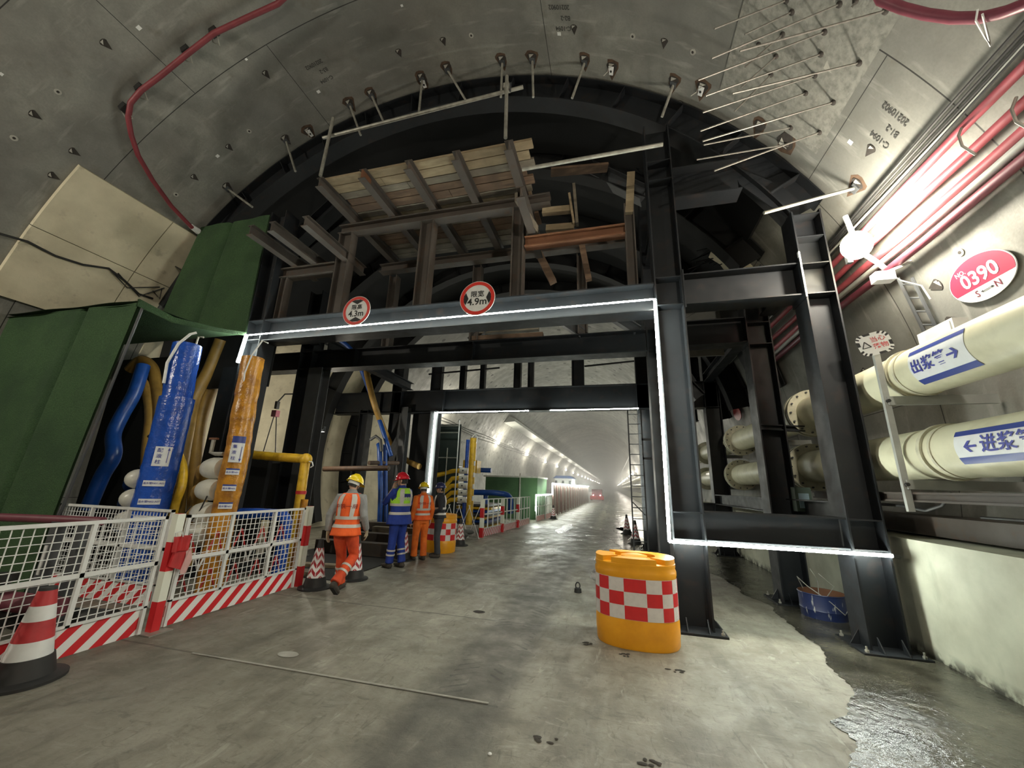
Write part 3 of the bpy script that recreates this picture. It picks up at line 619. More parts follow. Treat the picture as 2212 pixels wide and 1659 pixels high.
for i, y in enumerate(yy):
    for s in (-1, 1):
        x = -10.2 if s < 0 else 3.7; z = 5.45 if s < 0 else 4.55
        if s > 0: y2 = y + 6
        else: y2 = y
        lab = 'tunnel lamp number %d along the distant %s wall' % (i + 1, 'left' if s < 0 else 'right')
        tube_lamp(lab, (x, y2, z), (-s, 0, -.15), P_FAR * (1 if y < 150 else 1.6), .1 if y < 60 else .15, False, 'distant lamps on the %s wall' % ('left' if s < 0 else 'right'))
# unseen work lamp added to light the left bay, behind the left columns
t = empty('unseen_work_lamp', (-8.3, 9.6, 3.1), 'unseen work lamp added on the left columns to light the left bay', 'lamp'); MB().box((0, 0, 0), (.2, .1, .16)).build('housing', M['steel2'], t, 0); MB().bar((0, 0, 0), (1.2, -2.0, -.1), .04, .04).build('arm', M['steel2'], t, 0); plight('lamp_light', (-.1, 0, -.2), P_WORK, .1, (1, .92, .75), t)
# ================================================================ RIGHT WALL: slurry pipes, hoses, signs
M['cream'] = mk('cream_pipe_paint', (.66, .64, .47), .38, 0, .18, 3, c2=(.50, .48, .34), lo=.45, hi=.75)
M['cream2'] = mk('cream_flange', (.60, .58, .44), .5, 0, .3, 9)
M['lblw'] = mk('label_white', (.72, .74, .76), .4, 0, .08, 9); M['lblb'] = mk('label_blue', (.03, .055, .26), .4, 0, .1, 9); M['txtb'] = mk('print_blue', (.04, .05, .30), .5, 0, .05)
M['redtube'] = mk('red_hose', (.42, .085, .11), .45, 0, .3, 5); M['maroon'] = mk('maroon_hose', (.16, .035, .055), .45, 0, .3, 5); M['greytube'] = mk('grey_tube', (.38, .39, .37), .4, 0, .2, 5)
def slurry(zc, xc, lab, flanges):
    t = empty('slurry_pipe', (xc, 5, zc), lab, 'pipe', 'cream slurry pipes along the right wall')
    MB().tube([(0, y, 0) for y in (-9, -5, -1, 3, 8, 20, 60, 150)], .265, 40).build('pipe_body', M['cream'], t)
    for y, r, w in flanges:
        MB().tube([(0, y - w / 2, 0), (0, y + w / 2, 0)], r, 36).build('flange' if r > .3 else 'weld_band', M['cream2'], t)
        if r > .3:
            b0 = None
            if y > 0 and y < 9:
                for k in range(14):
                    a = 2 * PI * k / 14; p = Vector((math.cos(a) * (r - .045), y, math.sin(a) * (r - .045)))
                    b0 = MB().tube([(0, -w / 2 - .03, 0), (0, w / 2 + .03, 0)], .016, 6).build('flange_bolt', M['steel2'], t) if b0 is None else b0.copy()
                    if b0.name not in COL.objects: COL.objects.link(b0)
                    b0.parent = t; b0.location = p
    return t
PX = 3.38
sl1 = slurry(3.02, PX, 'upper cream slurry pipe with the white and blue label, right wall', ((.22, .29, .05), (.10, .275, .03), (2.6, .40, .07), (2.72, .40, .07), (6.6, .40, .07), (6.72, .4, .07), (10.6, .4, .1), (-4, .4, .1)))
sl2 = slurry(2.12, PX, 'lower cream slurry pipe with the label cut by the picture edge', ((-.02, .29, .05), (-.14, .275, .03), (2.9, .40, .07), (3.02, .40, .07), (6.9, .40, .07), (7.02, .4, .07), (11, .4, .1), (-4.2, .4, .1)))
def pipe_label(root, zc, y0, y1, a0, a1, txt, arrow, a_txt, sz):
    """a: angle around the pipe seen from the road, 180 = towards the road"""
    r = .268; fn = lambda y, a, dr=0: Vector(((r + dr) * math.cos(math.radians(a)), y - 5, (r + dr) * math.sin(math.radians(a))))
    m = MB(); m.grid(lambda u, v: fn(y0 + (y1 - y0) * u, a0 + (a1 - a0) * v), 2, 24); lb = m.build('label', M['lblw'], root)
    for b0, b1 in ((a0, a0 + 11), (a1 - 14, a1)):
        m = MB(); m.grid(lambda u, v: fn(y0 + (y1 - y0) * u, b0 + (b1 - b0) * v, .002), 2, 8); m.build('blue_band', M['lblb'], lb)
    yc = (y0 + y1) / 2; f2 = lambda x, y: fn(yc - x, a_txt - math.degrees(y / r), .006)
    m = MB(); letter(m, txt, 0, 0, 0, sz, .003, 1.05, fn=f2, cut=.03, dx=arrow[0])
    s = arrow[1]; ax = arrow[2]
    for poly in (((-.06, .01), (.03, .01), (.03, -.01), (-.06, -.01)), ((.07, 0), (.02, .05), (-.01, .05), (.035, .0)), ((.07, 0), (.035, 0), (-.01, -.05), (.02, -.05))):
        m.add([f2(ax + s * x, y) for x, y in poly], [(0, 1, 2, 3)])
    m.build('lettering', M['txtb'], lb, 0)
pipe_label(sl1, 3.02, 4.16, 4.86, 148, 232, '出浆管', (-.1, 1, .2), 190, .15)
pipe_label(sl2, 2.12, 3.72, 4.55, 148, 215, '进浆管', (.1, -1, -.24), 181, .16)
for y, l in ((5.22, 'nearest bracket, left of the printed pipe labels'), (9.4, 'bracket seen between the dark columns'), (13.3, 'far bracket behind the rear frame'), (-1, 'bracket level with the viewer')):
    t = empty('pipe_bracket', (3.06, y, 1.66), 'grey flat-bar bracket holding both cream pipes, ' + l, 'bracket', 'brackets of the cream pipes')
    MB().b2((-.03, -.02, -.15), (.03, .02, 1.84)).build('upright', M['white'] if 0 else M['greytube'], t, 0)
    for z in (.15, 1.07): MB().b2((0, -.04, z - .07), (.98, .0, z + .03)).build('arm', M['greytube'], t, 0)
    m = MB()
    for z in (.13, 1.05): m.tube([(0, -.05, z), (0, .03, z)], .02, 8)
    m.build('bolt', M['dark'], t, 0)
beam('brown steel rail running along the right wall under the cream pipes', (3.12, -6, 1.66), (3.12, 7.4, 1.66), .1, .06, mat='rsteel', name='wall_rail', cat='rail')
pipe('black cable sagging on the right wall under the rail', [atx(1880, 1088, 3.2), atx(1950, 1092, 3.2), atx(2000, 1103, 3.2), atx(2035, 1092, 3.2), atx(2056, 1066, 3.2)], .016, 'dark', 'cable', 'cable')
pipe('thin black bar lying on the wall ledge at the right edge', [atx(2120, 1118, 3.4), atx(2230, 1126, 3.4)], .012, 'dark', 'steel_rod', 'rod')
o = tag(MB().b2((3.5, 3.4, 1.24), (3.95, 7.5, 1.45)).build('cable_duct', M['rsteel'], None, 0), 'dark duct lying on the ledge of the right base wall', 'duct')
# red hoses on the haunch
hA = lambda x, y, r=7.36: ang(atc(x, y, r))
for a, r, mt, l in ((hA(2145, 214), .045, 'redtube', 'upper of the three straight red hoses on the right haunch'), (hA(2185, 243), .045, 'redtube', 'middle one of the three straight red hoses on the right haunch'), (hA(2199, 290), .05, 'redtube', 'lower of the three straight red hoses on the right haunch'), (hA(2189, 326), .04, 'greytube', 'pale grey tube under the straight red hoses'), (hA(2212, 345), .05, 'maroon', 'maroon hose below the pale grey tube')):
    pipe(l, [CP(a, y, 7.36) + Vector((0, 0, .02 * math.sin(y * 1.3 + a))) for y in [-8 + 1.0 * k for k in range(19)]], r, mt, 'wall_hose', 'hose')
for i, (a, l) in enumerate(((hA(2114, 208, 7.42), 'lowest'), (hA(2104, 210, 7.42), 'second lowest'), (hA(2092, 212, 7.42), 'middle'), (hA(2080, 214, 7.42), 'second highest'), (hA(2068, 214, 7.42), 'highest'))):
    pipe('%s black cable of the bundle above the red hoses' % l, [CP(a + .15 * math.sin(y * .9 + i), y, 7.42) for y in [-8 + 1.0 * k for k in range(23)]], .014, 'dark' if i != 1 else 'greytube', 'wall_cable', 'cable', 6, group='cable bundle on the right haunch')
for y, a, l in ((3.95, 20.2, 'front'), (3.55, 18.8, 'back')):
    t = empty('hose_clip', CP(a, y, 7.3), 'bright metal clip fixing the red hoses, %s one' % l, 'clip'); MB().tube([(0, 0, .17), (-.06, 0, .05), (-.06, 0, -.08), (.02, 0, -.2)], .012, 6).build('strap', M['galv'], t)
c0 = [atc(1888, -30, 7.34), atc(1903, 0, 7.33), atc(1950, 18, 7.32), atc(2000, 31, 7.32), atc(2060, 39, 7.32), atc(2120, 38, 7.32), atc(2170, 26, 7.32), atc(2225, 5, 7.32), atc(2300, -35, 7.32)]
pipe('dark red hose sagging in the upper right corner', c0, .045, 'maroon', 'sagging_hose', 'hose', 12)
t = empty('wire_loop', atc(2110, 30, 7.28), 'white wire loop holding the sagging dark red hose', 'wire'); o_ = Vector(t.location)
MB().tube([p - o_ for p in (atc(2112, 20, 7.24), atc(2108, 45, 7.22), atc(2128, 80, 7.3), atc(2140, 100, 7.4), atc(2122, 30, 7.25))], .008, 6).build('wire', M['white'], t)
# left red hose
q = [(640, -28), (600, 8), (530, 40), (462, 72), (400, 120), (345, 165), (305, 195), (282, 222), (277, 255), (283, 290), (298, 335), (330, 390), (370, 445), (415, 492)]
pipe('long dark red hose curving over the left part of the vault', [atc(x, y, 7.2) for x, y in q], .042, mk('dark_red_hose', (.20, .03, .04), .5, 0, .3, 4), 'vault_hose', 'hose', 12)
for (x, y), l in zip(((462, 68), (402, 108), (302, 190), (268, 232)), ('highest', 'second', 'third', 'lowest')):
    t = empty('hose_hanger', atc(x, y, 7.4), 'black hanger clamp on the left vault hose, %s one' % l, 'hanger', 'hangers of the left vault hose'); nrm, tg = cframe(Vector(t.location)); R = Matrix((tg, YV, nrm)).transposed()
    MB().box(nrm * .02, (.13, .1, .14), R).build('clamp', M['dark'], t, 0); MB().tube([R @ Vector(v) for v in ((.07, 0, 0), (.1, .05, .15), (.02, .09, .24), (-.05, 0, .2))], .01, 6).build('strap', M['galv'], t)
t = empty('taped_hose_end', atc(428, 500, 7.3), 'white taped end of the left vault hose', 'tape'); o_ = Vector(t.location)
MB().tube([p - o_ for p in (atc(412, 488, 7.27), atc(428, 500, 7.25), atc(446, 508, 7.25))], [.055, .07, .05], 10).build('tape', M['white'], t)
# ring number plate
P = atc(2120, 598, 7.47); a0 = ang(P); fnp = lambda x, y, d=0: CP(a0 + math.degrees(y / TR), P.y - x, 7.47 - d)
t = empty('ring_number_sign', P, 'oval red and white plate with a ring number on the right wall', 'sign')
def ell(x0, rx, ry, ylo=-9, yhi=9, d=0, th=None, n=64):
    pts = []
    for k in range(n):
        x, y = rx * math.cos(2 * PI * k / n), ry * math.sin(2 * PI * k / n); pts.append((x, min(max(y, ylo), yhi)))
    return [fnp(x, y, d) - P for x, y in pts]
RX, RY = .375, .245
nrm, tg = cframe(P)
MB().prism(ell(0, RX, RY), nrm * .01).build('plate', M['white'], t, 0)
m = MB(); m.prism(ell(0, RX - .008, RY - .008, ylo=-.085, d=.011), nrm * .001); m.build('red_field', mk('sign_crimson', (.33, .03, .07), .5, 0, .08), t, 0)
for s, sz, dx, dy, mt in (('0390', .215, .0, .02, 'white'), ('NO.', .07, -.17, .135, 'white'), ('S', .1, -.11, -.15, 'maroon'), ('N', .1, .13, -.145, 'maroon')):
    m = MB(); letter(m, s, 0, 0, 0, sz, .005 if sz > .2 else .001, 1.0, fn=lambda x, y: fnp(x, y, .015) - P, dx=dx, dy=dy); m.build('lettering', M[mt], t, 0)
m = MB()
for a, b in (((-.06, -.148), (.075, -.142)),): m.tube([fnp(*a, .016) - P, fnp(*b, .016) - P], .003, 4)
for x, s in ((-.07, -1), (.085, 1)): m.add([fnp(x, -.145, .016) - P, fnp(x - s * .03, -.133, .016) - P, fnp(x - s * .03, -.157, .016) - P], [(0, 1, 2)])
m.build('arrow', M['black'], t, 0)
# warning sign
P = atx(1889, 742, 3.03); t = empty('warning_sign', P, 'scalloped red and white warning sign on the upright of the pipe bracket', 'sign')
Rv, Uv = Vector((.94, -.28, .2)).normalized(), Vector((-.25, 0, .97)).normalized(); Nv = Rv.cross(Uv).normalized()
m = MB()
for k in range(0, 28):
    a, b = 2 * PI * k / 28, 2 * PI * (k + 1) / 28; sq = lambda q, r: Rv * (math.copysign(abs(math.cos(q)) ** .5, math.cos(q)) * r * 1.15) + Uv * (math.copysign(abs(math.sin(q)) ** .5, math.sin(q)) * r)
    m.add([sq(a, .135), sq(b, .135), sq(b, .108), sq(a, .108)], [(0, 1, 2, 3)], k % 2)
m.prism([sq(2 * PI * k / 28, .11) for k in range(28)], -Nv * .01, 0); m.build('plate', [M['white'], M['black']], t, 0)
m = MB(); letter(m, '当心', 0, Rv, Uv, .07, .0008, lift=.004, dx=.045, dy=.045, mi=0); letter(m, '落物', 0, Rv, Uv, .07, .0008, lift=.004, dx=.045, dy=-.04, mi=0); m.build('lettering', M['red'], t, 0)
m = MB(); A_, B_, C_ = [Rv * x + Uv * y + Nv * .004 for x, y in ((-.12, -.03), (-.04, -.03), (-.08, .045))]
for a, b in ((A_, B_), (B_, C_), (C_, A_)): m.tube([a, b], .005, 4)
m.build('triangle', M['black'], t, 0)
# small fuse box, and the box behind the upper pipe
t = empty('junction_box', (3.62, 5.05, 3.42), 'white plastic junction box on top of the upper cream pipe', 'box'); MB().box((0, 0, 0), (.14, .5, .2)).build('housing', M['white'], t, 0); MB().box((-.075, 0, 0), (.01, .44, .15)).build('lid', M['lblw'], t, 0)
t = empty('control_box', (2.85, 7.2, 1.58), 'small box with a bright blue-white panel behind the outer right column', 'box'); MB().box((0, 0, 0), (.22, .14, .36)).build('housing', mk('green_grey', (.09, .13, .11), .5), t, 0); MB().box((0, -.075, -.02), (.14, .01, .22)).build('panel', mk('pale_blue_panel', (.35, .5, .6), .4), t, 0)
# grey cable chute and oval lifting hole by the number plate
t = empty('cable_ladder', CP(12, 5.65, 7.4), 'slanting grey cable ladder on the right wall beside the number plate', 'cable ladder'); o_ = Vector(t.location)
for k in (0, .12): MB().tube([atc(1940 + k * 250, 600, 7.42) - o_, atc(2010 + k * 250, 745, 7.42) - o_], .02, 6).build('rail', M['steel2'], t)
m = MB()
for k in range(5): f = (k + .5) / 5; m.tube([atc(1940 + 70 * f, 600 + 145 * f, 7.42) - o_, atc(1970 + 70 * f, 600 + 145 * f, 7.42) - o_], .012, 6)
m.build('rungs', M['steel2'], t)
pocket(2062, 697, .14, -1, False); pocket(2025, 618, .09)
# ================================================================ HEADER SIGNS
def round_sign(P, R_, kind, lab, l1, l2):
    t = empty('limit_sign', P, lab, 'traffic sign', 'round limit signs on the header beam')
    disc = lambda r, y0, n=48: [Vector((r * math.cos(2 * PI * k / n), y0, r * math.sin(2 * PI * k / n))) for k in range(n)]
    MB().prism(disc(R_, 0), (0, .006, 0)).build('disc', M['white'], t, 0)
    m = MB(); n = 48
    ri, ro = R_ * .78, R_ * .97
    for k in range(n):
        a, b = 2 * PI * k / n, 2 * PI * (k + 1) / n; f = lambda r, q: Vector((r * math.cos(q), -.003, r * math.sin(q)))
        m.add([f(ri, a), f(ri, b), f(ro, b), f(ro, a)], [(0, 1, 2, 3)])
    m.build('red_ring', mk('sign_red', (.62, .03, .02), .45, 0, .05), t, 0)
    for s in (-1, 1):
        m = MB()
        if kind == 'h': pts = [(-.42, .66), (0, .44), (.42, .66), (.2, .75), (-.2, .75)]; pts = [(x, s * z) for x, z in pts]
        else: pts = [(.66, -.36), (.5, 0), (.66, .36), (.76, .18), (.78, 0), (.76, -.18)]; pts = [(s * x, z) for x, z in pts]
        m.prism([Vector((x * R_, -.003, z * R_)) for x, z in pts], (0, .001, 0)); m.build('triangle', M['black'], t, 0)
    m = MB(); letter(m, l1, 0, XV, ZV, R_ * .38, .0018, 1.1, dy=R_ * .22, lift=.004); letter(m, l2, 0, XV, ZV, R_ * .56, .003, 1.0, dy=-R_ * .22, lift=.004); m.build('lettering', M['black'], t, 0)
    MB().b2((-.02, .006, -.2), (.02, .158, .0)).build('bracket', M['galv'], t, 0)
    return t
s1 = round_sign(aty(770, 671, 5.5), .285, 'h', 'round height limit sign on the header beam, the left and lower of two', '限高', '4.3m')
s2 = round_sign(aty(1031, 644, 5.5), .31, 'w', 'round width limit sign on the header beam, right of the height sign', '限宽', '4.9m')
# ================================================================ LEFT SIDE: turf shed, brine pipes
nt = NT('green_turf'); p = nt.pos(); f1 = nt.noise(60, 4); f2 = nt.noise(1.4, 4); f3 = nt.noise(9, 5)
tc = nt.mix(nt.ramp(f1, .35, .7), (.026, .066, .022), (.055, .115, .045)); tc = nt.mix(nt.ramp(f2, .4, .65, 0, .5), tc, (.012, .036, .016)); nt.bump(nt.math('ADD', f1, f3), .9, .02)
M['turf'] = nt.out(tc, .9)
def sheet(label, corners, th=.03, nu=14, nv=10, wav=.03, seed=0, name='turf_sheet', mat='turf', cat='artificial turf sheet', folds=()):
    """hanging cloth spanning four corners (bottom-left, bottom-right, top-right, top-left)"""
    a, b, c, d = [Vector(q) for q in corners]; n = (b - a).cross(d - a).normalized(); rnd = random.Random(seed); ph = [rnd.uniform(0, 6) for _ in range(4)]
    def f(u, v):
        q = a.lerp(b, u).lerp(d.lerp(c, u), v); k = math.sin(u * 9 + ph[0] + v) * .6 + math.sin(u * 21 + ph[1] - 2 * v) * .3 + math.sin(v * 5 + ph[2]) * .4
        for fu in folds: k += 3.0 * math.exp(-((u - fu) / .018) ** 2)
        return q - n * k * wav
    o_ = (a + c) / 2; m = MB(); m.grid(lambda u, v: f(u, v) - o_, nu * 3, nv); m.grid(lambda u, v: f(1 - u, v) - n * th - o_, nu * 3, nv)
    o = m.build(name, M[mat], None, 60, o_); 
    return tag(o, label, cat)
sheet('tall green turf sheet closing the near side of the shed, at the left picture edge', ((-11.0, 4.03, 0), (-7.98, 4.03, 0), (-7.42, 4.03, 4.37), (-10.7, 4.03, 4.37)), folds=(.62,), nu=20, nv=16)
sheet('green turf sheet hanging above the shed beside the gantry', ((-9.6, 5.6, 4.45), (-7.0, 5.6, 4.43), (-7.05, 5.6, 7.2), (-9.0, 5.6, 7.2)), folds=(.45,), seed=4, wav=.02)
o = MB(); rnd = random.Random(2)
o.grid(lambda u, v: Vector((-10.7, 4.0, 4.42)).lerp(Vector((-7.4, 4.03, 4.40)), u).lerp(Vector((-10.7, 5.6, 4.45)).lerp(Vector((-6.95, 5.6, 4.45)), u), v) - Vector((0, 0, .09 * math.sin(v * PI) * u + .01 * math.sin(u * 14))), 24, 10)
o.grid(lambda u, v: Vector((-10.7, 4.0, 4.36)).lerp(Vector((-7.42, 4.05, 4.34)), 1 - u).lerp(Vector((-10.7, 5.6, 4.40)).lerp(Vector((-6.97, 5.6, 4.40)), 1 - u), v) - Vector((0, 0, .09 * math.sin(v * PI) * (1 - u))), 24, 10)
tag(o.build('turf_canopy', M['turf'], None, 60), 'green turf roof of the shed reaching to the gantry corner', 'canopy')
e = [Vector((-7.4, 4.02, 4.42)), Vector((-7.28, 4.5, 4.30)), Vector((-7.12, 5.0, 4.33)), Vector((-6.95, 5.58, 4.42))]
m = MB(); m.grid(lambda u, v: e[min(int(u * 3), 2)].lerp(e[min(int(u * 3), 2) + 1], u * 3 - min(int(u * 3), 2)) - ZV * .13 * v * (1 - u * .6) + XV * .01, 18, 2)
m.grid(lambda u, v: e[min(int(u * 3), 2)].lerp(e[min(int(u * 3), 2) + 1], u * 3 - min(int(u * 3), 2)) - ZV * .13 * v * (1 - u * .6) - XV * .02, 18, 2)
m.build('hanging_edge', M['turf'], bpy.data.objects['turf_canopy'])
pipe('slim grey edge pole of the turf sheet beside the blue hoses', [(-7.40, 4.1, 4.3), (-7.95, 4.1, .02)], .02, 'steel2', 'edge_pole', 'pole')
M['blue'] = mk('blue_film', (.018, .085, .46), .2, 0, .3, 7, .9, 18); M['blue2'] = mk('blue_hose', (.012, .07, .32), .35, 0, .35, 5, .3, 20)
M['orange'] = mk('orange_tape_wrap', (.55, .25, .022), .25, 0, .45, 6, .9, 20, c2=(.22, .085, .015)); M['yellow'] = mk('yellow_tape_wrap', (.72, .44, .03), .35, 0, .25, 8, .4, 24, c2=(.5, .28, .02)); M['ochre'] = mk('ochre_hose', (.34, .20, .045), .5, 0, .35, 5, .3, 16)
M['foil'] = mk('white_foam_wrap', (.66, .65, .58), .3, 0, .2, 6, .4, 14)
def wrapped(root, pts, r, mat, name='pipe_body', amp=.05, n=28, seg=8):
    pts = [Vector(p) for p in pts]; full = []; rs = []; rnd = random.Random(len(pts) * 7 + int(r * 100))
    for i in range(len(pts) - 1):
        L = max(2, int((pts[i + 1] - pts[i]).length / .07))
        for k in range(L): full.append(pts[i].lerp(pts[i + 1], k / L)); rs.append(r * (1 + rnd.uniform(-amp, amp)))
    full.append(pts[-1]); rs.append(r)
    return MB().tube(full, rs, n).build(name, M[mat], root, 60)
# big blue column
t = empty('brine_pipe', (-7.02, 4.72, 0), 'big upright blue film-wrapped brine pipe behind the fence', 'pipe'); B0 = t
wrapped(t, [(0, 0, .0), (0, 0, 1.9), (-.02, 0, 2.9)], .235, 'blue', amp=.015); wrapped(t, [(-.02, 0, 2.86), (-.07, 0, 3.3), (-.10, 0, 3.85)], .205, 'blue', 'upper_wrap', .02)
MB().tube([(-.05, -.24, 3.1), (-.08, -.25, 3.45), (-.02, -.2, 3.8), (.07, -.12, 4.0), (.12, -.06, 4.05)], .022, 8).build('white_hose', M['white'], t); MB().tube([(.08, 0, 3.82), (.1, 0, 4.0), (.22, 0, 3.98)], .015, 6).build('valve', M['galv'], t)
def cyl_label(root, r, zc, h, w, ang0, lines, band=False, vertical=False, arrow=0):
    """white label wrapped on an upright pipe; ang0: direction the label faces (degrees, -90 = towards the road start)"""
    f = lambda x, z, d=0: Vector(((r + d) * math.cos(math.radians(ang0) + x / r), (r + d) * math.sin(math.radians(ang0) + x / r), zc + z))
    m = MB(); m.grid(lambda u, v: f(-w / 2 + w * u, -h / 2 + h * v, .012), 8, 1); lb = m.build('label', M['lblw'], root)
    if band: m = MB(); m.grid(lambda u, v: f(-w / 2 + w * u, h / 2 + h * .35 * v, .012), 8, 1); m.build('blue_band', M['lblb'], lb)
    m = MB()
    for s, sz, dx, dy in lines: letter(m, s, 0, 0, 0, sz, .0004, 1, fn=lambda x, y: f(x, y, .016), cut=.03, dx=dx, dy=dy)
    if arrow: 
        x = w * .32; m.add([f(x - .004, -h * .32, .016), f(x + .004, -h * .32, .016), f(x + .004, h * .32, .016), f(x - .004, h * .32, .016)], [(0, 1, 2, 3)])
        z = h * .34 * arrow; m.add([f(x, z + .04 * arrow, .016), f(x - .016, z - .01 * arrow, .016), f(x + .016, z - .01 * arrow, .016)], [(0, 1, 2)])
    m.build('lettering', M['txtb'], lb, 0)
cyl_label(B0, .235, 1.93, .30, .2, -38, [('配', .07, -.035, .09), ('液', .07, -.035, 0), ('柱', .07, -.035, -.09)], arrow=1)
for z, s in ((1.52, '盐水管N01-A03'), (1.25, '盐水管N02-A07'), (1.0, '盐水管N03-A12')): cyl_label(B0, .235, z, .085, .26, -42, [(s, .036, 0, 0)])
# white wrapped stubs and short blue hoses on the blue column
for z, l in ((1.58, 'upper'), (1.28, 'middle'), (.95, 'lower')):
    MB().ball((-.28, -.08, z), (.17, .17, .15), 20, 12).build('white_wrapped_valve', M['foil'], B0, 60)
    wrapped(B0, [(-.35, -.02, z), (-.6, .08, z + .02), (-.85, .2, z - .1), (-.95, .5, z - .3)], .12, 'blue2', 'hose_stub', .03, 16)
# orange column
t = empty('brine_pipe', (-5.80, 4.95, 0), 'upright orange tape-wrapped pipe under the end of the glowing strip', 'pipe'); O0 = t
wrapped(t, [(0, 0, 0), (-.02, 0, 1.2), (-.0, 0, 2.0), (-.05, 0, 2.7), (-.09, 0, 3.62)], .17, 'orange', amp=.05)
cyl_label(O0, .18, 2.02, .30, .17, -45, [('集', .06, -.03, .09), ('液', .06, -.03, 0), ('柱', .06, -.03, -.09)], True, arrow=-1)
for z, s in ((1.72, '盐水管N01'), (1.48, '盐水管N02'), (1.22, '盐水管N03')): cyl_label(O0, .18, z, .07, .17, -45, [(s, .032, 0, 0)], True)
MB().tube([(-.02, -.12, 3.05), (0, -.17, 3.3), (.03, -.14, 3.62), (.12, -.08, 3.9), (.22, -.05, 3.86)], .012, 6).build('white_hose', M['white'], O0)
for k, z in enumerate((1.78, 1.45, 1.1, .8)):
    o = MB(); o.tube([(-.16, -.05, z), (-.25, -.05, z), (-.38, -.03, z), (-.5, 0, z - .01), (-.56, 0, z - .02)], [.15, .165, .165, .15, .08], 20); o.build('white_wrapped_valve', M['foil'], O0, 60)
    wrapped(O0, [(-.5, .0, z), (-.75, .1, z - .02), (-.95, .25, z - .2), (-1.05, .4, z - .55)], .10, 'ochre', 'hose_stub', .03, 16)
MB().tube([(-.16, -.1, 2.0), (-.32, -.1, 2.0), (-.42, -.1, 2.02), (-.42, -.1, 2.22)], .03, 8).build('tap', M['galv'], O0); MB().box((-.42, -.1, 2.24), (.16, .04, .03)).build('tap_handle', M['rust'], O0, 0)
MB().tube([(-.18, -.15, 1.5), (-.25, -.2, 1.15), (-.4, -.2, .95), (-.55, -.18, 1.1), (-.5, -.15, 1.2)], .01, 6).build('black_lead', M['dark'], O0)
# yellow goal-post pipe
t = empty('elbow_pipe', (-5.6, 6.3, 0), 'yellow taped pipe going right from the orange one and down to the ground', 'pipe')
wrapped(t, [(-.02, 0, 0), (-.08, 0, 1.0), (-.10, 0, 1.95)], .085, 'yellow', 'drop_pipe', .04, 18); wrapped(t, [(-1.5, 0, 2.10), (-.8, 0, 2.06), (-.12, 0, 2.03)], .085, 'yellow', 'top_pipe', .04, 18); MB().ball((-.10, 0, 2.02), .115, 16, 10).build('elbow', M['yellow'], t)
MB().tube([(-.0, -.02, 1.98), (.1, -.05, 1.97), (.13, -.05, 1.9), (.08, -.05, 1.87)], .012, 6).build('wire_end', M['white'], t)
m = MB(); m.tube([(-.085, 0, 1.38), (-.085, 0, 1.44)], .093, 18); m.build('red_band', M['red'], t)
t = empty('low_pipe', (-5.9, 6.0, 0), 'blue film-wrapped low pipe bend behind the second fence panel', 'pipe')
wrapped(t, [(-.9, 0, 1.0), (-.4, 0, 1.02), (.18, 0, 1.02), (.28, 0, .9), (.28, 0, 0)], .1, 'blue', 'pipe_body', .02, 16); wrapped(t, [(.5, .1, 1.3), (.5, .1, 0)], .06, 'orange', 'orange_riser', .03, 12)
M['dkrust'] = mk('dark_rusty_pipe', (.075, .04, .022), .7, 0, .4, 8)
# hoses inside the shed
def hose(label, pts, r, mat, name='brine_hose'):
    P_ = [Vector(p) for p in pts]; out = []
    for i in range(len(P_) - 1):
        p0, p1, p2, p3 = P_[max(i - 1, 0)], P_[i], P_[i + 1], P_[min(i + 2, len(P_) - 1)]
        for k in range(8):
            s = k / 8; out.append(.5 * ((2 * p1) + (p2 - p0) * s + (2 * p0 - 5 * p1 + 4 * p2 - p3) * s * s + (3 * p1 - p0 - 3 * p2 + p3) * s ** 3))
    out.append(P_[-1]); return pipe(label, out, r, mat, name, 'hose', 14)
hose('blue hose bending down behind the edge of the turf sheet', [aty(310, 790, 5.3), aty(290, 850, 5.2), aty(262, 900, 5.1), aty(245, 940, 5.0), aty(245, 985, 4.9), aty(220, 1030, 4.9), aty(190, 1100, 4.9)], .11, 'blue2')
hose('tall ochre hose arching over beside the blue pipe', [aty(280, 800, 5.7), aty(305, 778, 5.7), aty(330, 795, 5.7), aty(338, 840, 5.6), aty(345, 880, 5.5), aty(338, 960, 5.4), aty(330, 1100, 5.4)], .10, 'ochre')
hose('second ochre hose standing left of the big blue pipe', [aty(305, 822, 5.5), aty(318, 845, 5.5), aty(325, 900, 5.4), aty(318, 980, 5.3), aty(315, 1110, 5.3)], .09, 'ochre')
hose('long ochre hose hanging between the blue and the orange pipe, left one', [aty(478, 735, 6.4), aty(452, 800, 6.4), aty(420, 860, 6.3), aty(405, 930, 6.2), aty(393, 1000, 6.1), aty(380, 1120, 6.0)], .13, 'ochre')
hose('long ochre hose hanging between the blue and the orange pipe, right one', [aty(505, 735, 6.6), aty(470, 810, 6.6), aty(440, 880, 6.5), aty(425, 960, 6.4), aty(420, 1120, 6.3)], .13, 'ochre')
hose('thin ochre hose bowing out beside the white wrapped valves', [aty(385, 980, 5.6), aty(395, 1010, 5.5), aty(392, 1050, 5.4), aty(378, 1090, 5.4), aty(368, 1140, 5.4)], .07, 'yellow')
hose('blue hose rising behind the top of the blue pipe towards the gantry', [aty(395, 800, 6.4), aty(430, 770, 6.6), aty(462, 745, 6.8), aty(500, 715, 7)], .08, 'blue2')
t = empty('light_globe', aty(295, 790, 6.0), 'grey metal lamp shade hanging inside the turf shed', 'lamp shade'); MB().lathe([(.03, .14), (.06, .12), (.2, 0), (.19, -.02), (.05, .08)], 20, caps=False).build('shade', M['steel2'], t)
o = tag(MB().b2((-10.6, 5.75, 0), (-9.0, 5.85, 4.1)).build('shade_screen', M['liner'], None, 0), 'dark panel standing in for the shaded wall at the back of the turf shed', 'screen')  # black panel in place of the turf shed's shadow on the wall
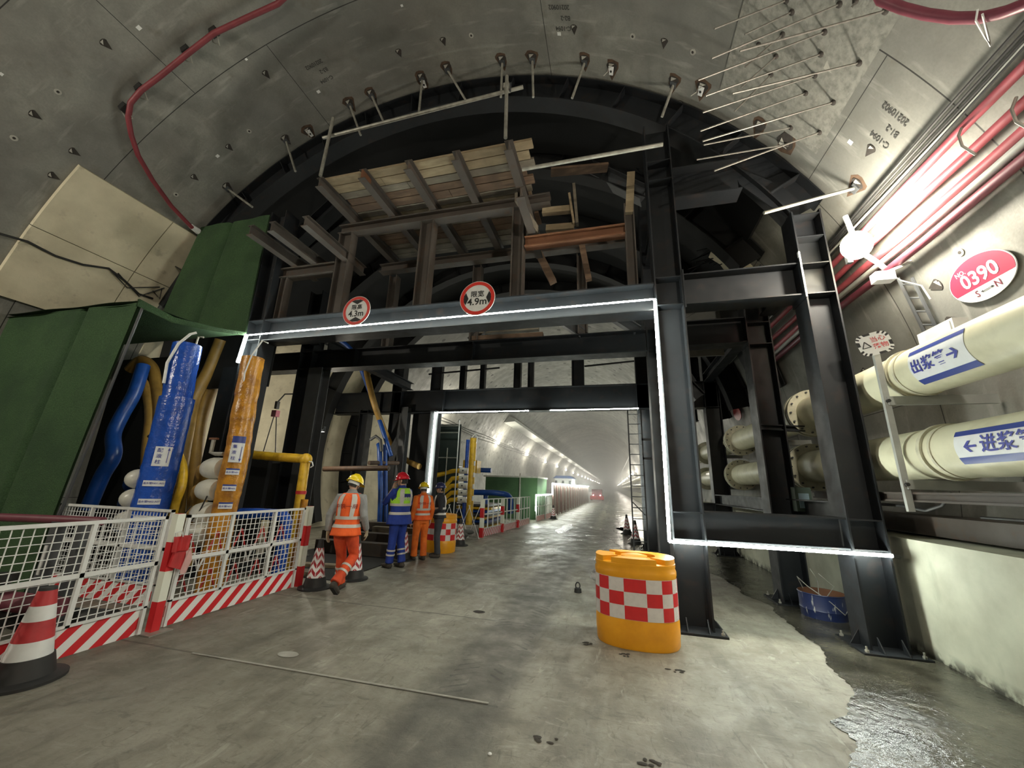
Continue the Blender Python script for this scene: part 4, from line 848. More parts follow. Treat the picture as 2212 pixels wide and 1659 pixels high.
for z, l in ((2.3, 'upper'), (1.78, 'lower')): pipe('%s short dark rod left of the big blue pipe' % l, [(-7.9, 5.0, z), (-7.2, 5.0, z + .03)], .03, 'rsteel', 'pipe_stub', 'pipe')
# things in the bay between the columns
t = empty('hung_platform', (-9.25, 8.9, 0), 'dark steel cage hung from a chain block in the left bay', 'steel cage')
MB().b2((-.75, -.1, .9), (.75, .5, 2.05)).build('body', M['liner'], t, 0); MB().b2((-.8, -.14, 2.05), (.8, .55, 2.15)).build('top_frame', M['steel2'], t, 0)
m = MB(); m.b2((-.75, -.13, .85), (.75, -.1, .93)); [m.b2((x, -.13, .9), (x + .05, -.1, 2.05)) for x in (-.75, -.02, .7)]; m.build('front_frame', M['steel'], t, 0)
c = Vector((-9.35, 8.9, 3.45)); t = empty('chain_block', c, 'chain block with a red body and two hanging chains', 'hoist')
MB().box((0, 0, 0), (.16, .14, .18)).build('body', M['maroon'], t, 0); MB().box((0, 0, .25), (.08, .1, .22)).build('hook_block', M['dark'], t, 0)
for a, b in ((-.04, -.18), (.05, .25)): MB().tube([(a, 0, -.08), (b, 0, -1.12)], .014, 6).build('chain', M['dark'], t)
MB().tube([(.25, 0, -1.1), (.3, 0, -1.18), (.24, 0, -1.2)], .02, 6).build('hook', M['dark'], t); MB().tube([(0, 0, .34), (.1, .1, .6), (.5, .2, .62)], .02, 6).build('suspension', M['dark'], t)
# hoses and pipes between the left ribs
hose('ochre hose slanting down between the curved ribs', [aty(790, 795, 11), aty(805, 860, 11), aty(824, 915, 11.6), aty(850, 970, 12.6), aty(880, 995, 12.6), aty(906, 1008, 12.3)], .10, 'ochre'); hose('blue hose beside the slanting ochre hose', [aty(735, 735, 10), aty(765, 765, 10.5), aty(800, 850, 11.3), aty(845, 985, 11.5)], .07, 'blue2')
pipe('upper brown rusty pipe crossing between the ribs', [aty(797, 1000, 11), aty(862, 1000, 12.15)], .07, 'dkrust', 'cross_pipe', 'pipe'); pipe('lower brown rusty pipe crossing between the ribs', [aty(700, 1013, 10.5), aty(840, 1011, 10.5)], .08, 'dkrust', 'cross_pipe', 'pipe')
hose('blue riser pipe behind the red helmet', [aty(818, 960, 11.5), aty(820, 975, 11.4), aty(822, 1060, 11.4), aty(820, 1130, 11.4)], .08, 'blue2'); hose('second blue riser pipe behind the red helmet', [aty(832, 960, 11.6), aty(834, 1130, 11.6)], .07, 'blue2')
pipe('grey bent pipe above the rusty pipes', [aty(800, 950, 11.3), aty(812, 942, 11.3), aty(822, 950, 11.3), aty(824, 975, 11.3)], .05, 'steel2', 'bent_pipe', 'pipe')
pipe('black cable crossing the beige segments', [atc(x, y, 7.36) for x, y in ((-30, 495), (0, 505), (60, 522), (120, 553), (180, 572), (235, 580), (268, 605), (300, 635), (330, 645))], .022, 'dark', 'wall_cable', 'cable', 8)
for i, (a, b, c_) in enumerate((((240, 585), (275, 622), (345, 620)), ((255, 590), (300, 640), (355, 622)), ((330, 628), (345, 645), (350, 622)))): pipe('%s loose end of the tangled wire below the beige segments' % ('first', 'second', 'third')[i], [atc(*a, 7.34), atc(*b, 7.32), atc(*c_, 7.34)], .012, 'dark', 'loose_wire', 'wire', 6)

column('dark steel column between the ochre hoses and the orange pipe', -7.75, -7.45, 6.3, 0, 4.4, .3)

o = tag(MB().b2((-10.5, 6.42, 3.55), (-7.1, 6.46, 5.2)).build('dark_sheet', M['liner'], None, 0), 'dark sheet added for the shade behind the canopy above the ochre hoses', 'sheet')  # added to darken the space under the canopy
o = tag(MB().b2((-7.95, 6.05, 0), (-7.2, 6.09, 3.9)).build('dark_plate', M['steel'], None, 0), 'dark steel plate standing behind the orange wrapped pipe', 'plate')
o = tag(MB().b2((-8.6, 7.2, 0), (-7.5, 7.3, 2.15)).build('dark_plate', M['liner'], None, 0), 'low black plate added for the dark of the bay behind the yellow elbow pipe', 'plate')  # black backing added for the dark lower half of the bay
# ================================================================ ROAD FURNITURE
def stripe_mat(name, k, dirn=1, duty=.5, a=(.60, .018, .025), b=(.80, .81, .79)):
    n = NT(name); x, y, z = n.sep(n.obj()); f = n.math('FRACT', n.math('MULTIPLY', n.math('SUBTRACT', x, n.math('MULTIPLY', z, dirn)), k))
    return n.out(n.mix(n.math('LESS_THAN', f, duty), b, a), .45)
M['kick'] = stripe_mat('red_white_kickboard', 4.6, .95); M['kick2'] = stripe_mat('red_white_kickboard_far', 6.5, .8)
n = NT('red_white_post'); z = n.sep(n.obj())[2]; M['postrw'] = n.out(n.mix(n.math('LESS_THAN', n.math('FRACT', n.math('MULTIPLY', z, 1 / .61)), .5), (.78, .80, .70), (.58, .02, .025)), .4)
def fence(label, p0, p1, ups=(.35, .68), H=1.2, kick=.27, mesh=.07, kmat='kick', group='white mesh fence panels', mid=.71, vbars=None):
    p0, p1 = Vector(p0), Vector(p1); L = (p1 - p0).length; t = empty('mesh_fence', p0, label, 'fence', group, math.atan2(p1.y - p0.y, p1.x - p0.x))
    m = MB(); w = .032
    m.b2((0, -w / 2, H - w), (L, w / 2, H)); m.b2((0, -w / 2, kick), (L, w / 2, kick + .02)); m.b2((0, -w / 2, .02), (w, w / 2, H)); m.b2((L - w, -w / 2, .02), (L, w / 2, H)); m.build('frame', M['white'], t, 0)
    for u in ups: MB().b2((L * u, -w / 2, kick), (L * u + w * 1.1, w / 2, H - w)).build('upright', M['white'], t, 0)
    MB().b2((0, -w / 2, mid - .02), (L, w / 2, mid + .02)).build('mid_rail', M['white'], t, 0)
    if mesh:
        m = MB(); r = .0035; x = mesh * .8
        while x < L: m.b2((x - r, w / 2 - .004, kick), (x + r, w / 2 + .003, H - w)); x += mesh
        z_ = kick + mesh * .8
        while z_ < H - .03: m.b2((w, w / 2, z_ - r), (L - w, w / 2 + .006, z_ + r)); z_ += mesh
        m.build('wire_mesh', M['white'], t, 0)
    MB().b2((0, w / 2 + .002, .015), (L, w / 2 + .008, kick)).build('kickboard', M[kmat], t, 0)
    return t
def rwpost(label, P, H=1.22, s=.085, mat='postrw'):
    t = empty('fence_post', P, label, 'post', 'red and white fence posts')
    MB().b2((-s / 2, -s / 2, .012), (s / 2, s / 2, H)).build('shaft', M[mat], t, 0); MB().b2((-.14, -.12, 0), (.14, .12, .012)).build('base_plate', M['galv'], t, 0); return t
fence('nearest white mesh fence panel at the left picture edge, beside the large cone', (-4.9, 1.55, 0), (-4.9, 3.50, 0), (.31, .66))
fence('second white mesh fence panel, between the two red and white posts', (-4.9, 3.72, 0), (-4.9, 5.58, 0), (.31, .68))
rwpost('red and white post with a red cloth tied to it, between the fence panels', (-4.9, 3.62, 0)); rwpost('red and white post at the end of the second fence panel, by the cones', (-4.9, 5.68, 0))
fence('white mesh fence panel set back across the shed, its base standing in the yard', (-7.95, 4.15, 0), (-5.72, 4.15, 0), (.3, .62), mesh=.06)
t = empty('red_cloth', (-4.84, 3.6, .95), 'red cloth bag tied around the red and white post', 'cloth')
m = MB(); m.grid(lambda u, v: Vector((.03 + .03 * math.sin(u * 7 + v * 3), -.05 + .17 * u, .03 - (.3 + .08 * u) * v)), 10, 10); m.grid(lambda u, v: Vector((.055 + .02 * math.sin(u * 9), -.06 + .18 * u, .01 - .14 * v)), 8, 4); m.build('fabric', M['red'], t, 60)
m = MB(); m.grid(lambda u, v: Vector((.05 + .02 * math.sin(u * 5 + v * 6), .1 + .08 * u, -.12 - .26 * v)), 6, 6); m.build('tag_strip', mk('pink_plastic', (.6, .35, .33), .4), t, 60)
MB().tube([(.03, -.03, .0), (.03, -.04, .07), (.03, .02, .09), (.03, .05, .02)], .006, 6).build('string', M['white'], t)
# expanding barrier behind the second panel
t = empty('expanding_barrier', (-5.25, 3.9, -.14), 'red and white expanding lattice barrier behind the second fence panel', 'barrier')
nx = 5; dx, dz = .36, .46
for i in range(nx):
    for j in range(2):
        x0, z0 = i * dx, .15 + j * dz
        for (a, b) in (((x0, z0), (x0 + dx / 2, z0 + dz)), ((x0 + dx / 2, z0 + dz), (x0 + dx, z0))):
            a, b = Vector((0, a[0], a[1])), Vector((0, b[0], b[1])); q = a.lerp(b, .5)
            lo, hi = (a, b) if a.z < b.z else (b, a); m = MB().bar(lo, q, .008, .024, (1, 0, 0)); m.bar(q, hi, .008, .024, (1, 0, 0), 1); m.build('slat', [M['white'], M['red']], t, 0)
# pump stand behind the near fence
t = empty('pipe_stand', (-6.4, 3.0, 0), 'grey steel pipe stand with a red and white top tube, behind the near fence', 'stand')
MB().tube([(-.5, .1, 1.12), (.75, .35, 1.12)], .045, 12).build('top_tube', M['postrw'] if 0 else M['maroon'], t)
for x in (.2, .62): MB().b2((x, .2, 0), (x + .1, .3, 1.1)).build('leg', M['steel2'], t, 0)
MB().b2((.23, .19, .55), (.27, .2, .85)).build('sticker', M['white'], t, 0)
t = empty('gate_valve', (-6.1, 2.9, 0), 'black valve with a hand wheel on a red pipe low behind the near fence', 'valve')
MB().tube([(-1.2, 0, .36), (.8, .1, .36)], .09, 16).build('red_pipe', M['maroon'], t); MB().lathe([(.05, 0), (.13, .05), (.14, .28), (.07, .42), (.07, .52), (.12, .55), (.12, .62), (.02, .63)], 16).build('body', M['dark'], t)
MB().tube([(-.15, .3, .12), (.75, .6, .1)], .11, 14).build('lower_pipe', M['dark'], t)
pipe('dark pipe lying on the yard behind the near fence', [(-5.2, 1.9, .1), (-5.3, 3.3, .1)], .09, 'dark', 'ground_pipe', 'pipe')
# cones
n = NT('chevron_sleeve'); x, y, z = n.sep(n.obj()); aa = n.math('MULTIPLY', n.math('ARCTAN2', y, x), 1.0); w_ = n.math('ABSOLUTE', n.math('SUBTRACT', n.math('FRACT', n.math('DIVIDE', n.math('ADD', aa, 3.3), 1.257)), .5))
f = n.math('FRACT', n.math('SUBTRACT', n.math('MULTIPLY', z, 8.6), n.math('MULTIPLY', w_, 1.4)))
seam = n.math('LESS_THAN', n.math('SUBTRACT', .5, w_), .02)
rd = n.math('MULTIPLY', n.math('GREATER_THAN', f, .5), n.math('SUBTRACT', 1, n.math('MAXIMUM', seam, n.math('LESS_THAN', w_, .03))))
M['chev'] = n.out(n.mix(rd, (.80, .80, .80), (.36, .02, .03)), .3)
def cone(label, P, s=1.0, kind='chev', rz=0, group='traffic cones'):
    t = empty('traffic_cone', P, label, 'cone', group, rz); R_ = lambda z: .155 - (.155 - .035) * z / .7
    MB().lathe([(.24 * s, 0), (.24 * s, .02 * s), (.17 * s, .035 * s), (R_(.16) * s + .012, .16 * s)], 8 if 0 else 28).build('rubber_base', M['dark'], t, 30)
    if kind == 'chev':
        MB().lathe([(R_(.15) * s, .15 * s), (R_(.58) * s, .58 * s)], 30, caps=False).build('chevron_sleeve', M['chev'], t)
        MB().lathe([(R_(.57) * s - .002, .57 * s), (R_(.7) * s, .7 * s), (.02 * s, .71 * s)], 20).build('tip', M['dark'], t)
    else:
        for a, b, mt in ((.15, .27, 'white'), (.27, .40, 'redc'), (.40, .50, 'white'), (.50, .60, 'redc')): MB().lathe([(R_(a) * s, a * s), (R_(b) * s, b * s)], 30, caps=False).build('white_band' if mt == 'white' else 'red_band', M[mt], t)
        MB().lathe([(R_(.6) * s, .6 * s), (R_(.62) * s, .62 * s), (.02, .62 * s)], 20).build('tip', M['dark'], t)
    return t
M['redc'] = mk('cone_red', (.46, .03, .035), .5, 0, .3, 8)
cone('large red and white banded cone with a black base at the left picture edge', (-4.72, 2.55, 0), 1.12, 'band')
cone('pale worn cone top standing behind the near fence at the left edge', (-5.9, 2.55, 0), 1.25, 'band')
cone('chevron cone left of the walking worker, at the end of the fence', (-4.62, 5.72, 0), 1.02, rz=.4); cone('chevron cone right behind the walking worker\'s leg', (-4.42, 6.42, 0), 1.0, rz=1.1)
cone('chevron cone half hidden behind the worker in blue', (-4.55, 8.3, 0), 1.0, rz=.8); cone('chevron cone standing alone between the distant barrel and the pipe manifold', (-4.2, 10.8, 0), .98, rz=.3)
cone('chevron cone at the foot of the ladder, the nearer of the pair', (.62, 13.5, 0), 1.0, rz=.5); cone('chevron cone behind the one at the ladder', (.45, 16.3, 0), 1.0, rz=.1)
cone('small chevron cone far off in front of the brown hoarding', (-3.15, 21.5, 0), 1.0, rz=.1)
# crash barrels
n = NT('barrel_plastic'); M['barrel'] = n.out(n.mix(n.ramp(n.noise(5, 4), .4, .7), (.82, .36, .012), (.72, .30, .01)), .38)
n.bump(n.noise(16, 3), .12, .01)
M['retr'] = mk('retro_red', (.62, .025, .03), .35, 0, .08, 20); M['retw'] = mk('retro_white', (.68, .64, .62), .35, 0, .1, 20)
def barrel(label, P, rz, H=.90, rx=.455, ry=.335, lab2=True):
    t = empty('crash_barrel', P, label, 'crash barrel', 'orange crash barrels', rz); n_ = 56
    def E_(r, z, th): 
        c_, s_ = math.cos(th), math.sin(th); return Vector((rx * r * math.copysign(abs(c_) ** .82, c_), ry * r * math.copysign(abs(s_) ** .82, s_), z))
    def loft(prof, mt, nm, sharp=40, caps=True):
        m = MB(); vs = [E_(r, z, 2 * PI * k / n_) for r, z in prof for k in range(n_)]; fs = []
        for i in range(len(prof) - 1):
            for k in range(n_): fs.append((i * n_ + k, i * n_ + (k + 1) % n_, (i + 1) * n_ + (k + 1) % n_, (i + 1) * n_ + k))
        if caps: fs += [tuple(range(n_ - 1, -1, -1)), tuple(range((len(prof) - 1) * n_, len(prof) * n_))]
        m.add(vs, fs); return m.build(nm, mt, t, sharp)
    loft([(.96, 0), (.985, .02), (.99, .1), (1.0, .12), (1.0, .26), (.985, .28), (.985, .70), (1.0, .72), (1.0, .76), (.972, .79), (.985, .81), (.985, H - .06), (.95, H - .05)], M['barrel'], 'body')
    # lid: raised rim split by two channels, round cap in the middle
    m = MB()
    def wedge(a0, a1, r0, r1, z0, z1, k=16):
        ps = [E_(r1, 0, a0 + (a1 - a0) * i / k) for i in range(k + 1)] + [E_(r0, 0, a1 + (a0 - a1) * i / k) for i in range(k + 1)]
        m.prism([p + ZV * z0 for p in ps], (0, 0, z1 - z0))
    for a0, a1 in ((.42, 2.25), (2.75, 3.9), (4.2, 5.2), (5.5, 6.7)): wedge(a0, a1, .52, .975, H - .06, H)
    wedge(0, 2 * PI, .2, .5, H - .06, H - .035, 40); m.build('lid_rim', M['barrel'], t, 0)
    MB().lathe([(.15, H - .04), (.15, H - .005), (.13, H + .0), (.02, H + .002)], 28).build('cap', M['barrel'], t, 40)
    m = MB(); ncol = 16
    for j in range(3):
        for i in range(ncol):
            a0, a1 = 2 * PI * (i - .5) / ncol - PI / 2, 2 * PI * (i + .5) / ncol - PI / 2
            m.grid(lambda u, v: E_(.999, .29 + .135 * (j + .985 * v), a0 + (a1 - a0) * (.01 + .98 * u)), 3, 1, (i + j) % 2)
    m.build('reflective_checks', [M['retr'], M['retw']], t, 60); loft([(.996, .288), (.996, .697)], M['retw'], 'check_backing', caps=False)
    m = MB()
    for i in (-3, 3):
        for j in (0, 2):
            for k in range(7):
                a = 2 * PI * i / ncol - PI / 2; q = E_(1.003, .305 + .135 * j + .016 * k, a - .05); q2 = E_(1.003, .305 + .135 * j + .016 * k, a + .06); m.tube([q, q2], .002, 4)
    m.build('embossed_ticks', M['white'], t)
    return t
barrel('large orange crash barrel with a red and white check band in the foreground', (.21, 5.17, 0), -.06)
barrel('second orange check-banded crash barrel behind the dark-clothed worker', (-4.35, 9.7, 0), -.3)
# water: puddle along the right wall, with a stream
nw = NT('dirty_water'); p = nw.pos(); h1 = nw.noise(9, 5, None, .6); h2 = nw.noise(1.2, 3)
nw.bump(nw.math('ADD', h1, nw.math('MULTIPLY', h2, .7)), .6, .03)
wc = nw.mix(nw.ramp(nw.noise(2.2, 5), .4, .65), (.03, .028, .02), (.085, .08, .058))
M['water'] = nw.out(wc, nw.ramp(nw.noise(3, 5), .35, .7, .08, .34)); nw.b.inputs['Specular IOR Level'].default_value = .9
edge = [(2.15, -1), (1.7, 1.2), (1.3, 2.6), (1.35, 3.3), (1.55, 3.7), (1.5, 3.95), (1.72, 4.1), (1.95, 4.5), (2.0, 4.9), (2.12, 5.35), (2.2, 6.0), (2.15, 6.5), (2.25, 7.2), (2.05, 8.0), (2.1, 8.6), (2.0, 9.3), (1.7, 10.2), (1.9, 11.5), (2.3, 12.5), (2.2, 14), (2.6, 16)]
rnd = random.Random(11); fine = []
for (a, b), (c_, d_) in zip(edge, edge[1:]):
    for k in range(14):
        f = k / 14; fine.append((a + (c_ - a) * f + rnd.uniform(-.014, .014) + .03 * math.sin((b + (d_ - b) * f) * 7), b + (d_ - b) * f))
fine.append(edge[-1])
m = MB(); nn = len(fine); m.add([(x, y, .006) for x, y in fine] + [(3.245, y, .006) for x, y in fine], [(i, nn + i, nn + i + 1, i + 1) for i in range(nn - 1)])
tag(m.build('puddle', M['water'], None, 0), 'long shallow puddle on the floor along the right base wall', 'puddle', None, 'stuff')
for (x, y, sx, sy), l in zip(((-.15, 9.2, .3, 2.2), (.3, 15.5, .35, 3.5), (.9, 21, .8, 6), (-2.0, 17, .25, 2.0)), ('beside the tyre tracks behind the orange barrel', 'in the lane near the ladder cones', 'far down the right lane', 'on the road by the distant fence')):
    m = MB(); k = 40; rnd2 = random.Random(int(y)); m.add([(x + sx * math.cos(2 * PI * i / k) * (1 + .25 * math.sin(i * .9) + rnd2.uniform(-.08, .08)), y + sy * math.sin(2 * PI * i / k) * (1 + rnd2.uniform(-.08, .08)), .005) for i in range(k)], [tuple(range(k))])
    tag(m.build('puddle', M['water'], None, 0), 'thin wet patch ' + l, 'puddle', 'wet patches on the road', 'stuff')
# small litter and marks on the road
rnd = random.Random(21); M['chip'] = mk('mud_chip', (.05, .045, .038), .9)
for i, (px, py, l) in enumerate(((1610 - 210, 1645, 'near the bottom edge, right of centre'), (1275, 1392, 'left of the orange barrel'), (1345, 1415, 'in front of the orange barrel'), (1460, 1450, 'right of the barrel foot'), (1180, 1600, 'at the bottom centre'))):
    P = atz(px, py); m = MB()
    for k in range(7):
        a = rnd.uniform(0, 6.28); q = Vector((rnd.uniform(-.07, .07), rnd.uniform(-.04, .04), .004)); m.ball(q, (rnd.uniform(.012, .035), rnd.uniform(.008, .02), .004), 7, 4)
    tag(m.build('mud_crumbs', M['chip'], None, 60, P), 'small scatter of dark mud crumbs ' + l, 'mud', None, 'stuff')
t = empty('stone', atz(1058, 1631), 'small pale pebble on the road at the bottom centre', 'stone'); MB().ball((0, 0, .006), (.014, .012, .008), 8, 6).build('pebble', M['white'], t)
P = atz(622, 1414); tag(MB().lathe([(.075, .0), (.085, .004), (.06, .006), (.05, .001)], 20, (0, 0, 0), (1.3, .75)).build('lifting_socket', M['lgrout'], None, 40, P), 'oval cast socket in the slab near the left foreground', 'socket')
P = atz(1035, 1322); tag(MB().lathe([(.06, .0), (.07, .004), (.05, .006), (.045, .001)], 20, (0, 0, 0), (1.2, .8)).build('lifting_socket', M['pocket'], None, 40, P), 'dark oval ring mark in the middle of the road', 'socket')
tag(MB().bar(atz(415, 1412) + ZV * .006, atz(1055, 1521) + ZV * .006, .018, .006).build('joint_strip', M['lgrout'], None, 0), 'pale thin strip lying in the nearest slab joint', 'strip')
# drum
t = empty('oil_drum', (2.82, 6.98, 0), 'cut-down dark blue drum with a rusty inside, standing in the puddle', 'drum'); n = NT('blue_drum_paint')
M['drum'] = n.out(n.mix(n.ramp(n.noise(6, 5, n.vscale(n.pos(), (3, 3, .6))), .62, .68), (.012, .022, .08), (.4, .4, .38)), .4); m = MB()
m.lathe([(.27, 0), (.275, .1), (.28, .11), (.275, .12), (.275, .3), (.285, .31), (.28, .32)], 36, caps=False); m.lathe([(.27, .0), (.02, .005)], 36, caps=False); m.build('shell', M['drum'], t)
MB().lathe([(.276, .32), (.262, .30), (.26, .1), (.02, .09)], 36, caps=False).build('rusty_inside', M['rust'], t)
for i, pts in enumerate((((-.2, .05, .34), (-.28, -.02, .5), (-.2, -.1, .4), (-.02, -.28, .25), (.1, -.34, .12), (.14, -.34, .18)), ((.0, .1, .15), (.02, .1, .45), (-.05, .12, .6)), ((.05, .05, .2), (.16, -.02, .4), (.02, .05, .55)))): MB().tube(pts, .006, 6).build('wire', M['galv'], t)
# pit edge, steel plates and timber behind the workers
def slab(label, x0, x1, y0, y1, z0, z1, mt, name='steel_plate', cat='plate', rz=0):
    c = ((x0 + x1) / 2, (y0 + y1) / 2, (z0 + z1) / 2); return tag(MB().box((0, 0, 0), (x1 - x0, y1 - y0, z1 - z0)).build(name, M[mt] if isinstance(mt, str) else mt, None, 0, c, rz), label, cat)
slab('dark sheet over the pit beside the road behind the workers', -7.2, -4.62, 6.2, 9.2, 0, .012, 'liner', 'pit_cover', 'cover')
slab('brown steel channel lying behind the legs of the worker in blue', -6.9, -4.75, 8.35, 8.6, .012, .28, 'rsteel'); slab('second steel channel stacked behind the first', -7.2, -4.8, 8.9, 9.15, .012, .42, 'rsteel')
slab('pale board resting at the pit edge left of the cones', -6.6, -5.0, 6.9, 7.1, .0, .06, tim[0], 'timber_board', 'board', .15); slab('grey board behind the second fence post', -6.4, -5.05, 6.3, 6.5, .0, .08, tim[2], 'timber_board', 'board', -.1)
slab('brown board stacked behind the orange-clad standing worker', -6.2, -4.7, 9.6, 9.8, .0, .5, tim[2], 'timber_board', 'board', .1)
for i, (y, z) in enumerate(((9.9, .0), (10.0, .18), (10.1, .36), (10.6, .0))): slab('%s dark steel section in the pile behind the workers' % ('lowest', 'third', 'topmost', 'second')[i], -7.6 - .2 * i, -4.9, y, y + .25, z, z + .18, 'steel' if i % 2 else 'rsteel', 'steel_section', 'steel section', .03 * i)
slab('concrete foot under the far pipe manifold', -5.4, -4.55, 12.7, 13.4, 0, .3, 'lgrout', 'concrete_block', 'block')
t = empty('sand_bags', (-4.55, 11.8, 0), 'heap of grey rags and sandbags beside the far cone', 'sandbag heap'); t['kind'] = 'stuff'; m = MB()
for k in range(9): m.ball((rnd.uniform(-.35, .35), rnd.uniform(-.3, .3), .08 + .07 * (k % 3)), (rnd.uniform(.12, .22), rnd.uniform(.1, .16), rnd.uniform(.06, .1)), 12, 8)
m.build('bags', mk('grey_rag', (.10, .10, .09), .9, 0, .4, 14, .5, 30), t, 60)
# ladder at the rear portal
t = empty('ladder', (.66, 12.02, 0), 'grey steel ladder fixed on the right side of the rear portal', 'ladder')
for x in (-.16, .22): MB().b2((x - .02, -.02, 0), (x + .02, .02, 4.0)).build('rail', M['steel2'], t, 0)
[MB().tube([(-.14, 0, z * .3 + .25), (.2, 0, z * .3 + .25)], .013, 6).build('rung', M['steel2'], t) for z in range(13)]
MB().bar((-.14, 0, 1.3), (.2, 0, .95), .03, .03).build('brace', M['steel2'], t, 0)
for z in (3.05, 2.5): MB().b2((.2, -.02, z), (.5, .02, z + .07)).build('bracket', M['steel2'], t, 0)
t = empty('shackle', (-.62, 7.0, 0), 'small black lifting shackle standing behind the orange barrel', 'shackle'); 
MB().lathe([(.06, 0), (.055, .06), (.035, .07)], 12).build('foot', M['dark'], t); MB().tube([(.035 * math.cos(a), 0, .1 + .05 * math.sin(a)) for a in [PI * 2 * k / 12 for k in range(13)]], .01, 6).build('ring', M['dark'], t)
# ================================================================ FAR PART OF THE TUNNEL
t = empty('brine_manifold', (-4.92, 13.4, 0), 'distant yellow wrapped manifold pipe with five white valve covers', 'pipe')
wrapped(t, [(0, 0, 0), (0, 0, 3.3)], .12, 'yellow', 'riser', .03, 16); wrapped(t, [(-.25, .1, 0), (-.25, .1, 3.25)], .07, 'blue', 'blue_riser', .02, 12)
for k, z in enumerate((2.12, 1.86, 1.6, 1.36, 1.12)):
    m = MB(); m.tube([(-.13, -.03, z), (-.42, -.06, z)], .105, 16); o = m.build('white_valve_cover', M['foil'], t); MB().tube([(-.28, -.15, z), (-.28, -.17, z)], .03, 10).build('valve_stem', M['steel2'], o)
    e = ((-1.5, -.1, 1.9), (-1.3, .1, 1.1), (-1.6, .1, 1.1), (-1.4, .2, .8), (-1.3, .2, .7))[k]
    wrapped(t, [(-.4, -.06, z), (-.7, -.06, z - .02), (-1.0, -.06, (z + e[2]) / 2), e], .085, 'yellow', 'hose', .04, 12)
MB().tube([(.1, 0, 3.1), (.15, 0, 3.35), (.05, 0, 3.45), (-.1, 0, 3.3)], .02, 6).build('white_hose', M['white'], t)
for z in (2.3, 1.9, 1.5, 1.1): MB().b2((.11, -.13, z), (.16, -.11, z + .16)).build('label', M['lblw'], t, 0)
t = empty('lattice_barrier', (-5.6, 12.3, 0), 'distant expanding lattice barrier below the yellow manifold', 'barrier'); 
for i in range(4): MB().bar((i * .35, 0, .0), (i * .35 + .4, 0, 1.0), .01, .03, (0, 1, 0)).build('slat', M['white'], t, 0); MB().bar((i * .35 + .4, 0, .0), (i * .35, 0, 1.0), .01, .03, (0, 1, 0)).build('slat', M['white'], t, 0)
FP = [(-4.18, 12.6), (-3.98, 14.35), (-3.84, 16.2), (-3.74, 18.1)]
for i in range(3):
    fence('%s of the three distant white bar fences left of the road' % ('nearest', 'middle', 'farthest')[i], (*FP[i], 0), (*FP[i + 1], 0), (.25, .5, .75), kick=.26, mesh=0, kmat='kick2', group='distant white fences')
    rwpost('%s red and white post of the distant white fences' % ('first', 'second', 'third')[i], (*FP[i], 0), 1.18, .12)
for i, (a, b) in enumerate((((-3.66, 19.3), (-3.52, 21.0)), ((-3.5, 21.1), (-3.42, 22.6)))):
    fence('%s short white fence before the brown hoarding' % ('first', 'second')[i], (*a, 0), (*b, 0), (.25, .5, .75), kick=.26, mesh=0, kmat='kick2', group='distant white fences')
led('far light strip upright at the start of the short fence', [(-3.66, 19.2, .5), (-3.66, 19.2, 1.25)], .03); led('far light strip along the short fence top', [(-3.66, 19.2, 1.25), (-3.42, 22.7, 1.25)], .018); led('far light strip upright at the brown hoarding', [(-3.4, 22.8, 1.25), (-3.4, 22.8, 1.85)], .03)
led('far light strip along the top of the brown hoarding', [(-3.4, 22.8, 1.85), (-2.95, 50, 1.85)], .03)
M['hpost'] = mk('hoarding_post', (.26, .17, .15), .5); n = NT('brown_hoarding'); M['hoard'] = n.out(n.mix(n.ramp(n.noise(2, 4), .4, .6), (.20, .115, .10), (.14, .085, .075)), .5)
for i in range(16):
    y0 = 22.9 + i * 1.7; x = -3.4 + .45 * (i * 1.7) / 27
    t = empty('road_hoarding', (x, y0, 0), 'brown hoarding panel with pale posts beside the road, number %d from the near end' % (i + 1), 'hoarding', 'brown hoarding panels along the road')
    MB().b2((-.03, 0, .1), (0, 1.66, 1.8)).build('sheet', M['hoard'], t, 0); MB().b2((0, 0, 0), (.05, .06, 1.82)).build('post', M['hpost'], t, 0); MB().b2((0, .8, 0), (.04, .85, 1.82)).build('post', M['lgrout'], t, 0)
t = empty('site_container', (-5.3, 20.5, 0), 'dark green turf-clad box behind the distant white fence', 'container')
MB().b2((-1.4, 0, 0), (1.45, 3.0, 2.08)).build('body', M['turf'], t, 0); MB().b2((-1.5, -.1, 2.08), (1.5, 3.1, 2.16)).build('roof', M['lgrout'], t, 0); MB().b2((.5, -.06, 0), (.56, -.02, 2.3)).build('pole', M['galv'], t, 0)
t = empty('site_office', (-5.6, 46, 0), 'small white site cabin with a blue roof in the distance', 'cabin'); MB().b2((-1, 0, 0), (1.0, 4, 2.65)).build('walls', M['white'], t, 0); MB().prism([(-1.2, -.1, 2.65), (1.2, -.1, 2.65), (.8, -.1, 2.95), (-.8, -.1, 2.95)], (0, 4.2, 0)).build('roof', M['blue2'], t, 0)
for x in (-.6, .2, 1.0): MB().b2((x - .35, -.02, 1.7), (x - .1, 0, 2.4)).build('window', M['steel2'], t, 0)
for pts, r, l in (([(-7.2, 16, 1.4), (-7.2, 16, 2.2), (-5.0, 16, 2.25)], .1, 'dark blue pipe bending over beside the green box'), ([(-5.6, 15, 1.35), (-4.4, 15, 1.35), (-4.0, 15.4, 1.2), (-4.0, 15.6, .6)], .11, 'horizontal blue pipe in front of the green box'), ([(-4.9, 15.1, 1.3), (-4.9, 15.1, .2)], .09, 'blue drop pipe in front of the green box'), ([(-6.6, 14.6, 1.2), (-5.3, 14.2, 1.0)], .08, 'blue hose behind the yellow hoses')):
    hose(l, pts, r, 'blue2', 'blue_pipe')
